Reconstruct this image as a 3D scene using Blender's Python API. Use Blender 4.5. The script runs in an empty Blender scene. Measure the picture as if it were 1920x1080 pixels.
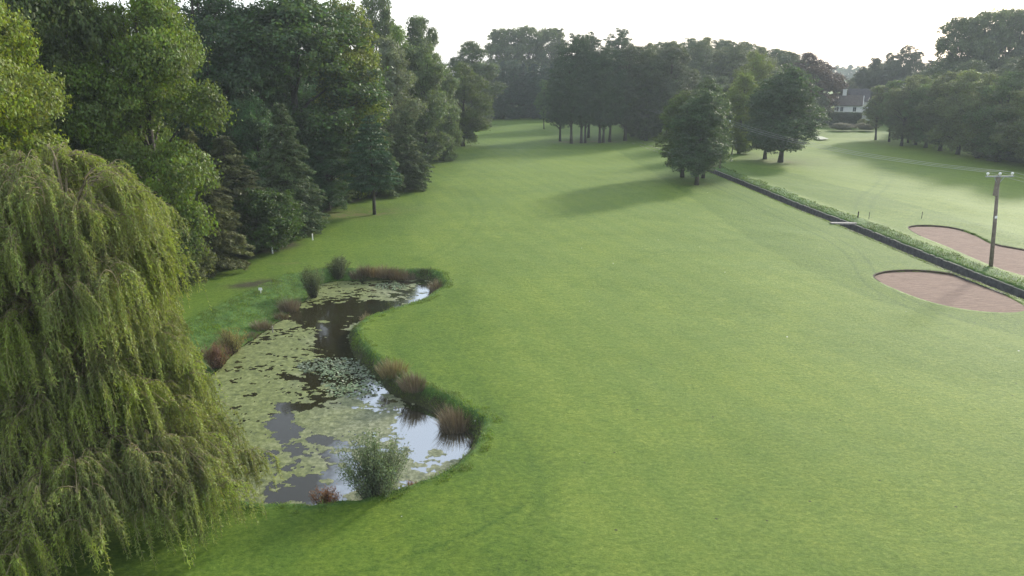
import bpy, math, random
import numpy as np
from mathutils import Vector

sc = bpy.context.scene
COL = sc.collection
PI = math.pi
R = math.radians

# ------------------------------------------------------------------ camera, sky, sun, exposure
CAM_H = 18.5
PITCH = 16.32
FOC = 1400.0            # focal length in units of a 1920-wide picture
cam_d = bpy.data.cameras.new('camera')
cam_d.sensor_width = 36.0
cam_d.lens = FOC / 1920 * 36
cam_d.clip_end = 6000
cam = bpy.data.objects.new('camera', cam_d)
cam.location = (0, 0, CAM_H)
cam.rotation_euler = (R(90 - PITCH), 0, 0)
COL.objects.link(cam)
sc.camera = cam

SUN_AZ, SUN_EL = R(43), R(22)      # clockwise from +Y
world = bpy.data.worlds.new('World')
sc.world = world
world.use_nodes = True
wn = world.node_tree
sky = wn.nodes.new('ShaderNodeTexSky')
sky.sky_type = 'NISHITA'
sky.sun_disc = False
sky.sun_elevation = SUN_EL
sky.sun_rotation = SUN_AZ
sky.air_density = 1.2
sky.dust_density = 1.5
sky.ozone_density = 1.0
hs = wn.nodes.new('ShaderNodeHueSaturation'); hs.inputs['Saturation'].default_value = 0.62
wn.links.new(sky.outputs[0], hs.inputs['Color'])
veil = wn.nodes.new('ShaderNodeMix'); veil.data_type = 'RGBA'; veil.blend_type = 'ADD'; veil.inputs[0].default_value = 1.0
veil.inputs[7].default_value = (4.0, 4.4, 5.0, 1)        # thin high cloud over the whole sky
wn.links.new(hs.outputs[0], veil.inputs[6])
wn.links.new(veil.outputs[2], wn.nodes['Background'].inputs[0])
wn.nodes['Background'].inputs[1].default_value = 0.12
sd = bpy.data.lights.new('sun', 'SUN')
sd.energy = 4.2
sd.angle = R(6)
sd.color = (1.0, 0.93, 0.80)
so = bpy.data.objects.new('sun', sd)
sv = Vector((math.sin(SUN_AZ) * math.cos(SUN_EL), math.cos(SUN_AZ) * math.cos(SUN_EL), math.sin(SUN_EL)))
so.rotation_euler = sv.to_track_quat('Z', 'Y').to_euler()
so.location = (80, 80, 60)
COL.objects.link(so)
sc.view_settings.view_transform = 'Standard'
sc.view_settings.look = 'None'
sc.view_settings.exposure = 0.48
sc.view_settings.gamma = 1.0
sc.cycles.volume_bounces = 1
sc.cycles.max_bounces = 6
sc.cycles.diffuse_bounces = 2
sc.cycles.transmission_bounces = 3
sc.cycles.glossy_bounces = 2
sc.cycles.use_denoising = True
HAZE = 0.00025

# ------------------------------------------------------------------ helpers
CP, SP = math.cos(R(PITCH)), math.sin(R(PITCH))

def W(u, v, z=0.0):                 # where the sight line through (u, v) of the 1920x1080 picture meets height z
    d = np.array([u - 960.0, CP * FOC + SP * (540 - v), -SP * FOC + CP * (540 - v)])
    t = (z - CAM_H) / d[2]
    return float(d[0] * t), float(d[1] * t)

def proj(x, y, z):
    fy = CP * y + SP * (CAM_H - z)
    fz = SP * y - CP * (CAM_H - z)
    return 960 + FOC * x / fy, 540 - FOC * fz / fy

def at_dist(u, v, Y):               # point on the sight line at ground distance Y
    d = (u - 960.0, CP * FOC + SP * (540 - v), -SP * FOC + CP * (540 - v))
    return d[0] * Y / d[1], CAM_H + d[2] * Y / d[1]

def hash2(ix, iy, s):
    h = (ix.astype(np.int64) * 374761393 + iy.astype(np.int64) * 668265263 + s * 974634777) & 0x7fffffff
    h = ((h ^ (h >> 13)) * 1274126177) & 0x7fffffff
    return ((h ^ (h >> 16)) & 0xffff) / 65535.0

def vnoise(x, y, s=0):
    ix, iy = np.floor(x), np.floor(y)
    fx, fy = x - ix, y - iy
    fx, fy = fx * fx * (3 - 2 * fx), fy * fy * (3 - 2 * fy)
    a = hash2(ix, iy, s); b = hash2(ix + 1, iy, s); c = hash2(ix, iy + 1, s); d = hash2(ix + 1, iy + 1, s)
    return (a * (1 - fx) + b * fx) * (1 - fy) + (c * (1 - fx) + d * fx) * fy

def fbm(x, y, s=0, o=4):
    r = np.zeros_like(x); a = 0.5
    for k in range(o):
        r = r + a * vnoise(x * 2 ** k, y * 2 ** k, s + k * 7); a *= 0.5
    return r / (1 - 0.5 ** o)

def sstep(a, b, x):
    t = np.clip((x - a) / (b - a), 0, 1)
    return t * t * (3 - 2 * t)

def mesh_np(name, V, F, rnd=None, smooth=False):
    me = bpy.data.meshes.new(name)
    V = np.asarray(V, dtype=np.float32); F = np.asarray(F, dtype=np.int32)
    n, k = F.shape
    me.vertices.add(len(V)); me.vertices.foreach_set('co', V.ravel())
    me.loops.add(n * k); me.loops.foreach_set('vertex_index', F.ravel())
    me.polygons.add(n)
    me.polygons.foreach_set('loop_start', np.arange(0, n * k, k, dtype=np.int32))
    me.polygons.foreach_set('loop_total', np.full(n, k, dtype=np.int32))
    me.update(calc_edges=True)
    if rnd is not None:
        at = me.attributes.new('rnd', 'FLOAT', 'FACE')
        at.data.foreach_set('value', np.asarray(rnd, dtype=np.float32))
    me.polygons.foreach_set('use_smooth', np.full(n, bool(smooth)))
    return me

class MB:                           # polygon collector
    def __init__(s): s.v = []; s.f = []; s.m = []
    def add(s, vs, fs, mi=0):
        b = len(s.v); s.v += [tuple(p) for p in vs]; s.f += [tuple(b + i for i in f) for f in fs]; s.m += [mi] * len(fs)
    def box(s, c, d, rz=0, mi=0):
        cx, cy, cz = c; hx, hy, hz = d[0] / 2, d[1] / 2, d[2] / 2
        ca, sa = math.cos(rz), math.sin(rz)
        vs = [(cx + x * hx * ca - y * hy * sa, cy + x * hx * sa + y * hy * ca, cz + z * hz)
              for z in (-1, 1) for x, y in ((-1, -1), (1, -1), (1, 1), (-1, 1))]
        s.add(vs, [(3, 2, 1, 0), (4, 5, 6, 7), (0, 1, 5, 4), (1, 2, 6, 5), (2, 3, 7, 6), (3, 0, 4, 7)], mi)
    def tube(s, pts, rad, n=6, mi=0, cap=True):
        pts = [Vector(p) for p in pts]; rings = []
        for i, p in enumerate(pts):
            t = (pts[min(i + 1, len(pts) - 1)] - pts[max(i - 1, 0)]).normalized()
            a = Vector((0, 0, 1)) if abs(t.z) < 0.9 else Vector((1, 0, 0))
            x = t.cross(a).normalized(); y = t.cross(x)
            r = rad[i] if hasattr(rad, '__len__') else rad
            rings.append([p + (x * math.cos(2 * PI * k / n) + y * math.sin(2 * PI * k / n)) * r for k in range(n)])
        vs = [q for rg in rings for q in rg]; fs = []
        for i in range(len(pts) - 1):
            for k in range(n):
                a = i * n + k; b = i * n + (k + 1) % n
                fs.append((a, b, b + n, a + n))
        if cap:
            fs.append(tuple(range(n))[::-1]); fs.append(tuple(range((len(pts) - 1) * n, len(pts) * n)))
        s.add(vs, fs, mi)
    def mesh(s, name, mats=(), smooth=False):
        me = bpy.data.meshes.new(name); me.from_pydata(s.v, [], s.f); me.update()
        for m in mats: me.materials.append(m)
        me.polygons.foreach_set('material_index', s.m)
        me.polygons.foreach_set('use_smooth', [smooth] * len(s.f))
        return me

def link(name, data, parent=None, loc=(0, 0, 0), mat=None):
    o = bpy.data.objects.new(name, data); COL.objects.link(o); o.location = loc
    if parent: o.parent = parent
    if mat is not None: data.materials.append(mat)
    return o

def tag(o, label=None, cat=None, group=None, kind=None):
    if label: o['label'] = label
    if cat: o['category'] = cat
    if group: o['group'] = group
    if kind: o['kind'] = kind
    return o

def empty(name, loc, rz=0):
    o = bpy.data.objects.new(name, None); COL.objects.link(o); o.location = loc; o.rotation_euler = (0, 0, rz)
    o.empty_display_size = 0.3
    return o

def frange(r, n, a, b): return r.uniform(a, b, n)

# ------------------------------------------------------------------ materials
def newmat(name):
    m = bpy.data.materials.new(name); m.use_nodes = True
    return m, m.node_tree, m.node_tree.nodes['Principled BSDF']

def nd(nt, t, **kw):
    n = nt.nodes.new(t)
    for k, v in kw.items(): setattr(n, k, v)
    return n

def noise(nt, scale, detail=3, rough=0.55, vec=None, dist=0.0):
    n = nd(nt, 'ShaderNodeTexNoise'); n.inputs['Scale'].default_value = scale
    n.inputs['Detail'].default_value = detail; n.inputs['Roughness'].default_value = rough
    n.inputs['Distortion'].default_value = dist
    if vec is not None: nt.links.new(vec, n.inputs['Vector'])
    return n.outputs['Fac']

def ramp(nt, fac, stops):
    n = nd(nt, 'ShaderNodeValToRGB'); nt.links.new(fac, n.inputs[0])
    e = n.color_ramp.elements
    while len(e) < len(stops): e.new(0.5)
    for k, (p, c) in enumerate(stops):
        e[k].position = p; e[k].color = (*c, 1) if len(c) == 3 else c
    return n.outputs[0]

def mixc(nt, fac, a, b, mode='MIX'):
    n = nd(nt, 'ShaderNodeMix', data_type='RGBA', blend_type=mode)
    for inp, val in ((n.inputs[0], fac), (n.inputs[6], a), (n.inputs[7], b)):
        if hasattr(val, 'is_output') or isinstance(val, bpy.types.NodeSocket): nt.links.new(val, inp)
        elif isinstance(val, (int, float)): inp.default_value = val
        else: inp.default_value = (*val, 1)
    return n.outputs[2]

def mapr(nt, fac, a, b, c, d):
    n = nd(nt, 'ShaderNodeMapRange'); nt.links.new(fac, n.inputs[0])
    for i, v in enumerate((a, b, c, d)): n.inputs[i + 1].default_value = v
    return n.outputs[0]

def bump(nt, h, strength, dist):
    n = nd(nt, 'ShaderNodeBump'); n.inputs['Strength'].default_value = strength
    n.inputs['Distance'].default_value = dist; nt.links.new(h, n.inputs['Height'])
    return n.outputs[0]

def leaf_mat(name, col=None, tr=0.38, gloss=0.25):
    """foliage: reflecting and translucent; the tint comes from the object's own colour unless given"""
    m, nt, p = newmat(name)
    L = nt.links
    if col is None:
        base = nd(nt, 'ShaderNodeObjectInfo').outputs['Color']
    else:
        rgb = nd(nt, 'ShaderNodeRGB'); rgb.outputs[0].default_value = (*col, 1); base = rgb.outputs[0]
    at = nd(nt, 'ShaderNodeAttribute', attribute_name='rnd')
    geo = nd(nt, 'ShaderNodeNewGeometry')
    nz = noise(nt, 0.35, 2, 0.5, geo.outputs['Position'])
    hsv = nd(nt, 'ShaderNodeHueSaturation')
    L.new(mapr(nt, at.outputs['Fac'], 0, 1, 0.478, 0.52), hsv.inputs['Hue'])
    L.new(mapr(nt, nz, 0.3, 0.7, 0.85, 1.12), hsv.inputs['Saturation'])
    val = nd(nt, 'ShaderNodeMath', operation='MULTIPLY')
    L.new(mapr(nt, at.outputs['Fac'], 0, 1, 0.65, 1.35), val.inputs[0])
    L.new(mapr(nt, nz, 0.3, 0.7, 0.75, 1.25), val.inputs[1])
    L.new(val.outputs[0], hsv.inputs['Value']); L.new(base, hsv.inputs['Color'])
    L.new(hsv.outputs[0], p.inputs['Base Color'])
    p.inputs['Roughness'].default_value = 0.5
    p.inputs['Specular IOR Level'].default_value = gloss
    t = nd(nt, 'ShaderNodeBsdfTranslucent')
    tc = nd(nt, 'ShaderNodeMix', data_type='RGBA', blend_type='MULTIPLY'); tc.inputs[0].default_value = 1
    L.new(hsv.outputs[0], tc.inputs[6]); tc.inputs[7].default_value = (1.35, 1.3, 0.6, 1)
    L.new(tc.outputs[2], t.inputs[0])
    ms = nd(nt, 'ShaderNodeMixShader'); ms.inputs[0].default_value = tr
    L.new(p.outputs[0], ms.inputs[1]); L.new(t.outputs[0], ms.inputs[2])
    L.new(ms.outputs[0], nt.nodes['Material Output'].inputs[0])
    return m

def plain(name, c1, c2, scale=5, rough=0.8, bmp=0.0, spec=0.3):
    m, nt, p = newmat(name)
    co = nd(nt, 'ShaderNodeTexCoord').outputs['Object']
    nz = noise(nt, scale, 5, 0.6, co)
    nt.links.new(ramp(nt, nz, [(0.3, c1), (0.7, c2)]), p.inputs['Base Color'])
    p.inputs['Roughness'].default_value = rough; p.inputs['Specular IOR Level'].default_value = spec
    if bmp: nt.links.new(bump(nt, nz, 0.8, bmp), p.inputs['Normal'])
    return m

M_leaf = leaf_mat('leaf')
M_needle = leaf_mat('needle', tr=0.15, gloss=0.2)
M_willow = leaf_mat('willow_leaf', (0.205, 0.250, 0.066), 0.42, 0.3)
M_reed = leaf_mat('reed_blade', tr=0.15, gloss=0.2)
M_bark = plain('bark', (0.028, 0.024, 0.019), (0.075, 0.066, 0.054), 6, 0.9, 0.05)
M_twig = plain('willow_twig', (0.12, 0.10, 0.05), (0.24, 0.20, 0.11), 8, 0.7)
M_stone = plain('ditch_stone', (0.035, 0.035, 0.036), (0.11, 0.108, 0.105), 2.2, 0.9, 0.06)
M_coping = plain('coping', (0.16, 0.16, 0.12), (0.30, 0.29, 0.22), 3, 0.9, 0.03)
M_white = plain('white_paint', (0.70, 0.70, 0.68), (0.82, 0.82, 0.80), 3, 0.6)
M_slate = plain('roof_slate', (0.045, 0.042, 0.048), (0.09, 0.08, 0.085), 1.4, 0.8, 0.03)
M_tile = plain('roof_tile', (0.06, 0.050, 0.044), (0.115, 0.095, 0.085), 1.4, 0.85, 0.03)
M_dark = plain('dark_opening', (0.02, 0.025, 0.035), (0.03, 0.04, 0.05), 2, 0.2)
M_pole = plain('weathered_pole', (0.13, 0.105, 0.085), (0.24, 0.20, 0.17), 2.5, 0.85, 0.01)
M_steel = plain('galvanised_steel', (0.22, 0.23, 0.24), (0.33, 0.34, 0.35), 9, 0.6)
M_wire = plain('conductor', (0.22, 0.23, 0.24), (0.30, 0.31, 0.32), 9, 0.5)
M_ceramic = plain('insulator_glaze', (0.72, 0.72, 0.70), (0.85, 0.85, 0.83), 9, 0.25)
M_plank = plain('old_plank', (0.17, 0.155, 0.14), (0.32, 0.30, 0.275), 4, 0.85, 0.01)

# ------------------------------------------------------------------ outlines on the ground
WZ = -0.75                               # water level
pond_px = [(600, 532), (640, 528), (700, 526), (760, 524), (800, 525), (815, 536), (822, 550), (800, 565), (770, 580),
           (730, 592), (690, 603), (664, 620), (655, 638), (662, 662), (690, 692), (718, 722), (750, 747), (790, 759),
           (830, 782), (862, 800), (885, 815), (890, 840), (884, 860), (860, 885), (830, 905), (800, 918), (770, 929),
           (735, 940), (680, 952), (620, 958), (560, 960), (500, 957), (440, 945), (395, 905), (376, 850), (368, 790),
           (372, 740), (388, 712), (412, 690), (432, 668), (460, 645), (490, 626), (520, 605), (550, 582), (575, 560), (585, 542)]
pond_w = [2.2, 1.6, 1.2, 1.2, 1.2, 1.1, 0.9, .8, .8,
          .8, .8, .8, .8, .9, .9, .9, .9, .9,
          .9, .9, .8, .6, .5, .5, .5, .5, .6,
          .6, .8, .8, .8, 1, 1.5, 2, 2.5, 3.5,
          4.5, 5, 5.2, 5.5, 5.6, 5.6, 5.4, 5.0, 4.4, 3.2]
b1_px = [(1638, 517), (1650, 511), (1672, 507), (1720, 506), (1780, 512), (1830, 526), (1880, 549), (1918, 571), (1926, 579), (1905, 585),
         (1850, 584), (1790, 576), (1730, 561), (1680, 542), (1650, 528)]
b2_px = [(1704, 425), (1740, 422), (1790, 427), (1830, 440), (1862, 456), (1895, 463), (1935, 471), (1990, 486), (2040, 520), (2030, 548),
         (1975, 536), (1920, 517), (1885, 508), (1840, 491), (1780, 464), (1722, 440)]

def dense(pts, step, ws=None, closed=True):
    P = [np.array(p, float) for p in pts]; out = []; wo = []
    n = len(P)
    for i in range(n if closed else n - 1):
        p0, p1, p2, p3 = P[(i - 1) % n if closed else max(i - 1, 0)], P[i], P[(i + 1) % n], P[(i + 2) % n if closed else min(i + 2, n - 1)]
        k = max(1, int(np.linalg.norm(p2 - p1) / step))
        for j in range(k):
            t = j / k
            out.append(0.5 * ((2 * p1) + (-p0 + p2) * t + (2 * p0 - 5 * p1 + 4 * p2 - p3) * t * t + (-p0 + 3 * p1 - 3 * p2 + p3) * t ** 3))
            if ws: wo.append(ws[i] * (1 - t) + ws[(i + 1) % n] * t)
    if not closed: out.append(P[-1])
    return (np.array(out), np.array(wo)) if ws else np.array(out)

pond, pondw = dense([W(u, v, WZ) for u, v in pond_px], 0.6, pond_w)
pondw = np.where(pondw < 1.5, pondw * .7, pondw)
pond += np.stack([fbm(pond[:, 0] * .9, pond[:, 1] * .9, 3) - .5, fbm(pond[:, 0] * .9, pond[:, 1] * .9, 9) - .5], 1) * 0.5
bunk1 = dense([W(u, v) for u, v in b1_px], 0.7)
bunk2 = dense([W(u, v) for u, v in b2_px], 0.7)
dl_px = [(1180, 266), (1212, 277), (1262, 296), (1330, 323), (1400, 352), (1450, 373), (1500, 394), (1560, 417), (1640, 450), (1700, 475), (1800, 516), (1870, 543), (1920, 562), (2050, 615), (2300, 712)]
ditchL = dense([W(u, v) for u, v in dl_px], 2.0, closed=False)
def offset(line, d):
    t = np.gradient(line, axis=0); t /= np.linalg.norm(t, axis=1)[:, None]
    nrm = np.stack([t[:, 1], -t[:, 0]], 1)
    if nrm[:, 0].mean() < 0: nrm = -nrm
    return line + nrm * d
ditchR = offset(ditchL, 2.0)

def seg_dist(X, Y, poly, closed=True):
    """distance to an outline and, if closed, negative inside; plus the index of the nearest vertex and the nearest point"""
    best = np.full(X.shape, 1e9); idx = np.zeros(X.shape, int); nx = np.zeros(X.shape); ny = np.zeros(X.shape)
    inside = np.zeros(X.shape, bool)
    n = len(poly)
    for i in range(n if closed else n - 1):
        ax, ay = poly[i]; bx, by = poly[(i + 1) % n]
        dx, dy = bx - ax, by - ay
        t = np.clip(((X - ax) * dx + (Y - ay) * dy) / (dx * dx + dy * dy + 1e-12), 0, 1)
        px, py = ax + t * dx, ay + t * dy
        d = np.hypot(X - px, Y - py); m = d < best
        best[m] = d[m]; idx[m] = i; nx[m] = px[m]; ny[m] = py[m]
        if closed:
            c = ((ay > Y) != (by > Y))
            with np.errstate(divide='ignore', invalid='ignore'):
                inside ^= c & (X < (bx - ax) * (Y - ay) / (by - ay + 1e-12) + ax)
    return np.where(inside, -best, best), idx, nx, ny

def ditch_x(Y, line):               # x of a ditch edge at distance Y
    o = np.argsort(line[:, 1]); return np.interp(Y, line[o, 1], line[o, 0])

wood_edge_px = [(-900, 700), (180, 600), (340, 528), (420, 497), (511, 474), (565, 458), (585, 440), (600, 408), (640, 390), (700, 372), (760, 340), (800, 306), (850, 270), (872, 258)]
we = np.array([W(u, v) for u, v in wood_edge_px])
def wood_x(Y): return np.interp(Y, we[:, 1], we[:, 0], left=we[0, 0], right=-16.5)

# ------------------------------------------------------------------ ground
def axis(fine0, fine1, s, lo, hi, g=1.18):
    a = list(np.arange(fine0, fine1, s)); st = s; v = fine0
    while v > lo: st *= g; v -= st; a.insert(0, v)
    st = s; v = a[-1]
    while v < hi: st *= g; v += st; a.append(v)
    return np.array(a)
gx = axis(-30, 62, 0.25, -1500, 1500)
gy = np.concatenate([axis(20, 96, 0.25, -200, 90)[:-1], np.arange(96, 215, 0.5)]); gy = np.unique(np.round(gy, 4))
ext = axis(215, 215.6, 0.5, 214, 1500); gy = np.unique(np.concatenate([gy, ext[ext > 214.8]]))
GX, GY = np.meshgrid(gx, gy)
X = GX.copy(); Y = GY.copy()
for poly in (bunk1, bunk2):
    s, _, nx, ny = seg_dist(X, Y, poly); m = np.abs(s) < 0.17
    X[m] = nx[m]; Y[m] = ny[m]
for line in (ditchL, ditchR, offset(ditchL, -0.3), offset(ditchL, 2.3)):
    lx = ditch_x(Y, line); m = (np.abs(X - lx) < 0.13) & (Y > 15) & (Y < line[:, 1].max()) & (Y > line[:, 1].min())
    X[m] = lx[m]

def base_h(X, Y):
    h = (fbm(X / 14, Y / 14, 5, 3) - 0.5) * 0.45 + (fbm(X / 3.5, Y / 3.5, 11, 2) - .5) * 0.05
    r = np.hypot(X, Y)
    h = h * sstep(3, 9, np.abs(X - ditch_x(Y, ditchL) - .9))
    h += sstep(225, 300, Y) * 0.9 * sstep(60, 20, X)
    h += sstep(400, 1500, r) * 6
    return h
def height(X, Y):
    H = base_h(X, Y)
    sp, ip, _, _ = seg_dist(X, Y, pond)
    w = pondw[ip]
    k = sstep(0, 1, np.clip(sp / w, 0, 1))
    lip = 0.08 * np.exp(-((sp - w) / 0.6) ** 2)
    zb = WZ + (0.0 - WZ) * np.where(w < 1.5, np.clip(sp / w, 0, 1) ** 0.6, k)
    H = np.where(sp < 0, WZ - 0.05 - np.clip(-sp, 0, 1.2) * 0.5, np.where(sp < w, zb * (1) + H * k, H + lip))
    rough = np.where(sp > 0, 1 - sstep(0.85, 1.15, sp / (w + 0.3)), 1.0)
    s1 = seg_dist(X, Y, bunk1)[0]; s2 = seg_dist(X, Y, bunk2)[0]
    for s in (s1, s2):
        H = np.where(s < 0.01, -0.02 - 0.75 * sstep(0.0, 0.22, -s), H * sstep(0, 4, s) + 0.02 * np.exp(-((s - .6) / .8) ** 2))
    xl = ditch_x(Y, ditchL)
    c = X - xl
    on = (Y > 20) & (Y < 176)
    H = np.where(on & (c > -0.20) & (c < 2.2), -1.3, H)
    H = np.where(on & (c >= 2.2) & (c < 7), H + 0.28 * np.exp(-((c - 3.6) / 1.5) ** 2) + 0.0, H)
    return H, rough, sp, s1, s2, c
Z, rough, SPD, S1, S2, DC = height(X, Y)
on_d = (Y > 20) & (Y < 176)
edge_j = (fbm(X / 1.5, Y / 3, 21, 3) - .5) * 1.4
rough = np.maximum(rough, np.where(on_d & (DC > 2.0) & (DC < 4.5 + edge_j * 2), 1.0, 0.0))
bare = np.where((SPD > -.3) & (SPD < .30 + .2 * fbm(X, Y, 33, 2)), 1.0, 0.0) * (pondw[seg_dist(X, Y, pond)[1]] < 1.5)
inwood = sstep(-0.5, 1.8, wood_x(Y) - X + (fbm(X / 2, Y / 2, 31, 3) - .5) * 2.5)
earth = np.maximum(inwood, bare * .9)
def blob(u, v, rx, ry, a=0):
    x, y = W(u, v); ca, sa = math.cos(a), math.sin(a)
    dx, dy = X - x, Y - y
    q = ((dx * ca + dy * sa) / rx) ** 2 + ((-dx * sa + dy * ca) / ry) ** 2
    return np.exp(-q) * sstep(.3, .6, fbm(X * 1.3, Y * 1.3, 41, 3))
earth = np.maximum(earth, 1.5 * blob(476, 532, 2.2, 1.2, .5)); earth = np.maximum(earth, 1.2 * blob(350, 521, 2.0, .8, .5))
worn = 0.75 * blob(650, 402, 7, 2.6, .5) + .7 * blob(701, 399, 1.2, 1) + .5 * blob(800, 262, 10, 6) + .4 * blob(550, 492, 2, .6)
for k in range(8): worn = worn + .5 * blob(1050 + 14 * k, 266, 2.2, 2.2)
worn = worn + .5 * blob(1464, 303, 5, 4) + .4 * blob(1306, 345, 2, 2)
# the mown fairway: a band with a wandering edge
fx_l = np.interp(Y, [20, 34, 48, 60, 75, 92, 120, 150, 180, 260], [2.5, 1.5, -1, -2.5, -9.5, -13, -12, -9, -6, -2]) + (fbm(Y / 9, Y * 0, 51, 2) - .5) * 2
fx_r = np.interp(Y, [20, 60, 80, 110, 150, 200], [60, 30, 27, 27, 26, 24])
fair = sstep(-1.6, 1.6, X - fx_l + (fbm(X * .5, Y * .5, 52, 3) - .5) * 3) * sstep(-.4, .4, fx_r - X) * sstep(-1, 1, 182 - Y)
f2 = sstep(-.5, .5, X - np.interp(Y, [60, 100, 140, 200], [60, 58, 52, 58])) * sstep(-.5, .5, 215 - Y) * (X > 45)
fair = np.maximum(fair, f2)
track = np.zeros(X.shape)
for pts, dx, wd, am in (([(1330, 345), (1400, 378), (1470, 412), (1540, 445), (1590, 480), (1622, 530), (1700, 575), (1790, 610)], 1.6, .16, .8), ([(980, 955), (900, 1000), (820, 1028), (700, 1068), (600, 1090)], 0, .10, 1.),
                    ([(790, 322), (850, 350), (882, 385), (872, 425), (820, 470), (770, 490)], 1.7, .3, .35), ([(1600, 262), (1640, 300), (1655, 325), (1638, 350), (1612, 372), (1600, 400)], 1.9, .35, .5),
                    ([(905, 548), (840, 565), (760, 610), (740, 650), (800, 700)], 0, .35, .3), ([(1020, 560), (1250, 470), (1480, 442), (1610, 446)], 0, .3, .25), ([(1000, 1080), (1010, 930), (985, 830), (930, 770)], 0, .4, .35)):
    ln = dense([W(*q) for q in pts], 1.0, closed=False)
    for off in ((0, dx) if dx else (0,)):
        dd = seg_dist(X, Y, offset(ln, off) if off else ln, closed=False)[0]
        track = np.maximum(track, am * np.exp(-(dd / wd) ** 2))
nyv, nxv = X.shape
ii = np.arange(nyv * nxv).reshape(nyv, nxv)
F = np.stack([ii[:-1, :-1].ravel(), ii[:-1, 1:].ravel(), ii[1:, 1:].ravel(), ii[1:, :-1].ravel()], 1)
me = mesh_np('ground', np.stack([X.ravel(), Y.ravel(), Z.ravel()], 1), F, smooth=True)
ca_ = me.color_attributes.new('zones', 'FLOAT_COLOR', 'POINT')
ca_.data.foreach_set('color', np.stack([rough.ravel(), fair.ravel(), np.clip(earth, 0, 1).ravel(), np.clip(worn, 0, 1).ravel()], 1).astype(np.float32).ravel())

ta_ = me.attributes.new('track', 'FLOAT', 'POINT'); ta_.data.foreach_set('value', track.astype(np.float32).ravel())
m, nt, p = newmat('turf')
L = nt.links
geo = nd(nt, 'ShaderNodeNewGeometry').outputs['Position']
mp = nd(nt, 'ShaderNodeMapping'); L.new(geo, mp.inputs[0]); mp.inputs['Scale'].default_value = (0.8, 1.1, 1)
za = nd(nt, 'ShaderNodeAttribute', attribute_name='zones')
sep = nd(nt, 'ShaderNodeSeparateColor'); L.new(za.outputs['Color'], sep.inputs[0])
fine = noise(nt, 4.6, 8, 0.88, mp.outputs[0])
mid = noise(nt, 0.8, 9, 0.82, mp.outputs[0], .3)
big = noise(nt, 0.075, 4, 0.55, geo, .8)
rgh = ramp(nt, fine, [(0.34, (0.034, 0.068, 0.008)), (0.5, (0.086, 0.140, 0.014)), (0.66, (0.160, 0.218, 0.032))])
frw = ramp(nt, fine, [(0.32, (0.056, 0.094, 0.010)), (0.5, (0.116, 0.170, 0.022)), (0.65, (0.196, 0.245, 0.048))])
c = mixc(nt, sep.outputs[1], rgh, frw)
c = mixc(nt, mapr(nt, mid, 0.36, 0.64, 0, 0.65), c, mixc(nt, 1.0, c, (0.62, 0.78, 0.62), 'MULTIPLY'))
c = mixc(nt, mapr(nt, big, 0.40, 0.65, 0, 0.6), c, mixc(nt, 1.0, c, (1.32, 1.20, 1.05), 'MULTIPLY'))
wv = nd(nt, 'ShaderNodeTexWave'); wv.inputs['Scale'].default_value = 0.11; wv.inputs['Distortion'].default_value = 0.9
wv.inputs['Detail'].default_value = 1; wv.inputs['Detail Scale'].default_value = 0.15
mp2 = nd(nt, 'ShaderNodeMapping'); L.new(geo, mp2.inputs[0]); mp2.inputs['Rotation'].default_value = (0, 0, R(-17)); L.new(mp2.outputs[0], wv.inputs[0])
c = mixc(nt, mapr(nt, wv.outputs['Fac'], 0.35, 0.65, 0, 0.26), c, mixc(nt, 1.0, c, (0.72, 0.85, 0.8), 'MULTIPLY'))
tk = nd(nt, 'ShaderNodeAttribute', attribute_name='track')
c = mixc(nt, mapr(nt, tk.outputs['Fac'], 0, 1, 0, .7), c, mixc(nt, 1.0, c, (0.45, 0.62, 0.5), 'MULTIPLY'))
longg = ramp(nt, noise(nt, 1.8, 6, 0.75, geo), [(0.34, (0.022, 0.062, 0.012)), (0.5, (0.060, 0.125, 0.024)), (0.68, (0.125, 0.20, 0.06))])
c = mixc(nt, sep.outputs[0], c, longg)
strw = ramp(nt, fine, [(0.3, (0.095, 0.085, 0.035)), (0.7, (0.19, 0.155, 0.075))])
wfac = nd(nt, 'ShaderNodeMath', operation='MULTIPLY'); L.new(za.outputs['Alpha'], wfac.inputs[0]); wfac.inputs[1].default_value = 0.9
c = mixc(nt, wfac.outputs[0], c, strw)
soil = ramp(nt, noise(nt, 1.4, 6, 0.7, geo), [(0.3, (0.022, 0.028, 0.012)), (0.55, (0.05, 0.048, 0.024)), (0.8, (0.12, 0.105, 0.07))])
c = mixc(nt, sep.outputs[2], c, soil)
# little dark divots and daisies
vo = nd(nt, 'ShaderNodeTexVoronoi'); vo.inputs['Scale'].default_value = 0.6; L.new(geo, vo.inputs['Vector'])
c = mixc(nt, mapr(nt, vo.outputs['Distance'], 0.03, 0.05, 0.8, 0), c, (0.03, 0.035, 0.015))
vo2 = nd(nt, 'ShaderNodeTexVoronoi'); vo2.inputs['Scale'].default_value = 0.33; L.new(geo, vo2.inputs['Vector'])
c = mixc(nt, mapr(nt, vo2.outputs['Distance'], 0.016, 0.022, 1, 0), c, (0.6, 0.6, 0.55))
L.new(c, p.inputs['Base Color'])
p.inputs['Roughness'].default_value = 0.75; p.inputs['Specular IOR Level'].default_value = 0.15
p.inputs['Sheen Weight'].default_value = 0.0; p.inputs['Sheen Tint'].default_value = (0.8, 1, 0.5, 1)
hh = nd(nt, 'ShaderNodeMath', operation='MULTIPLY_ADD'); L.new(fine, hh.inputs[0]); hh.inputs[1].default_value = 0.35; L.new(mid, hh.inputs[2])
L.new(bump(nt, hh.outputs[0], 0.7, 0.16), p.inputs['Normal'])
tag(link('ground', me, mat=m), 'broad mown golf course lawn around the pond', kind='structure')

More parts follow.
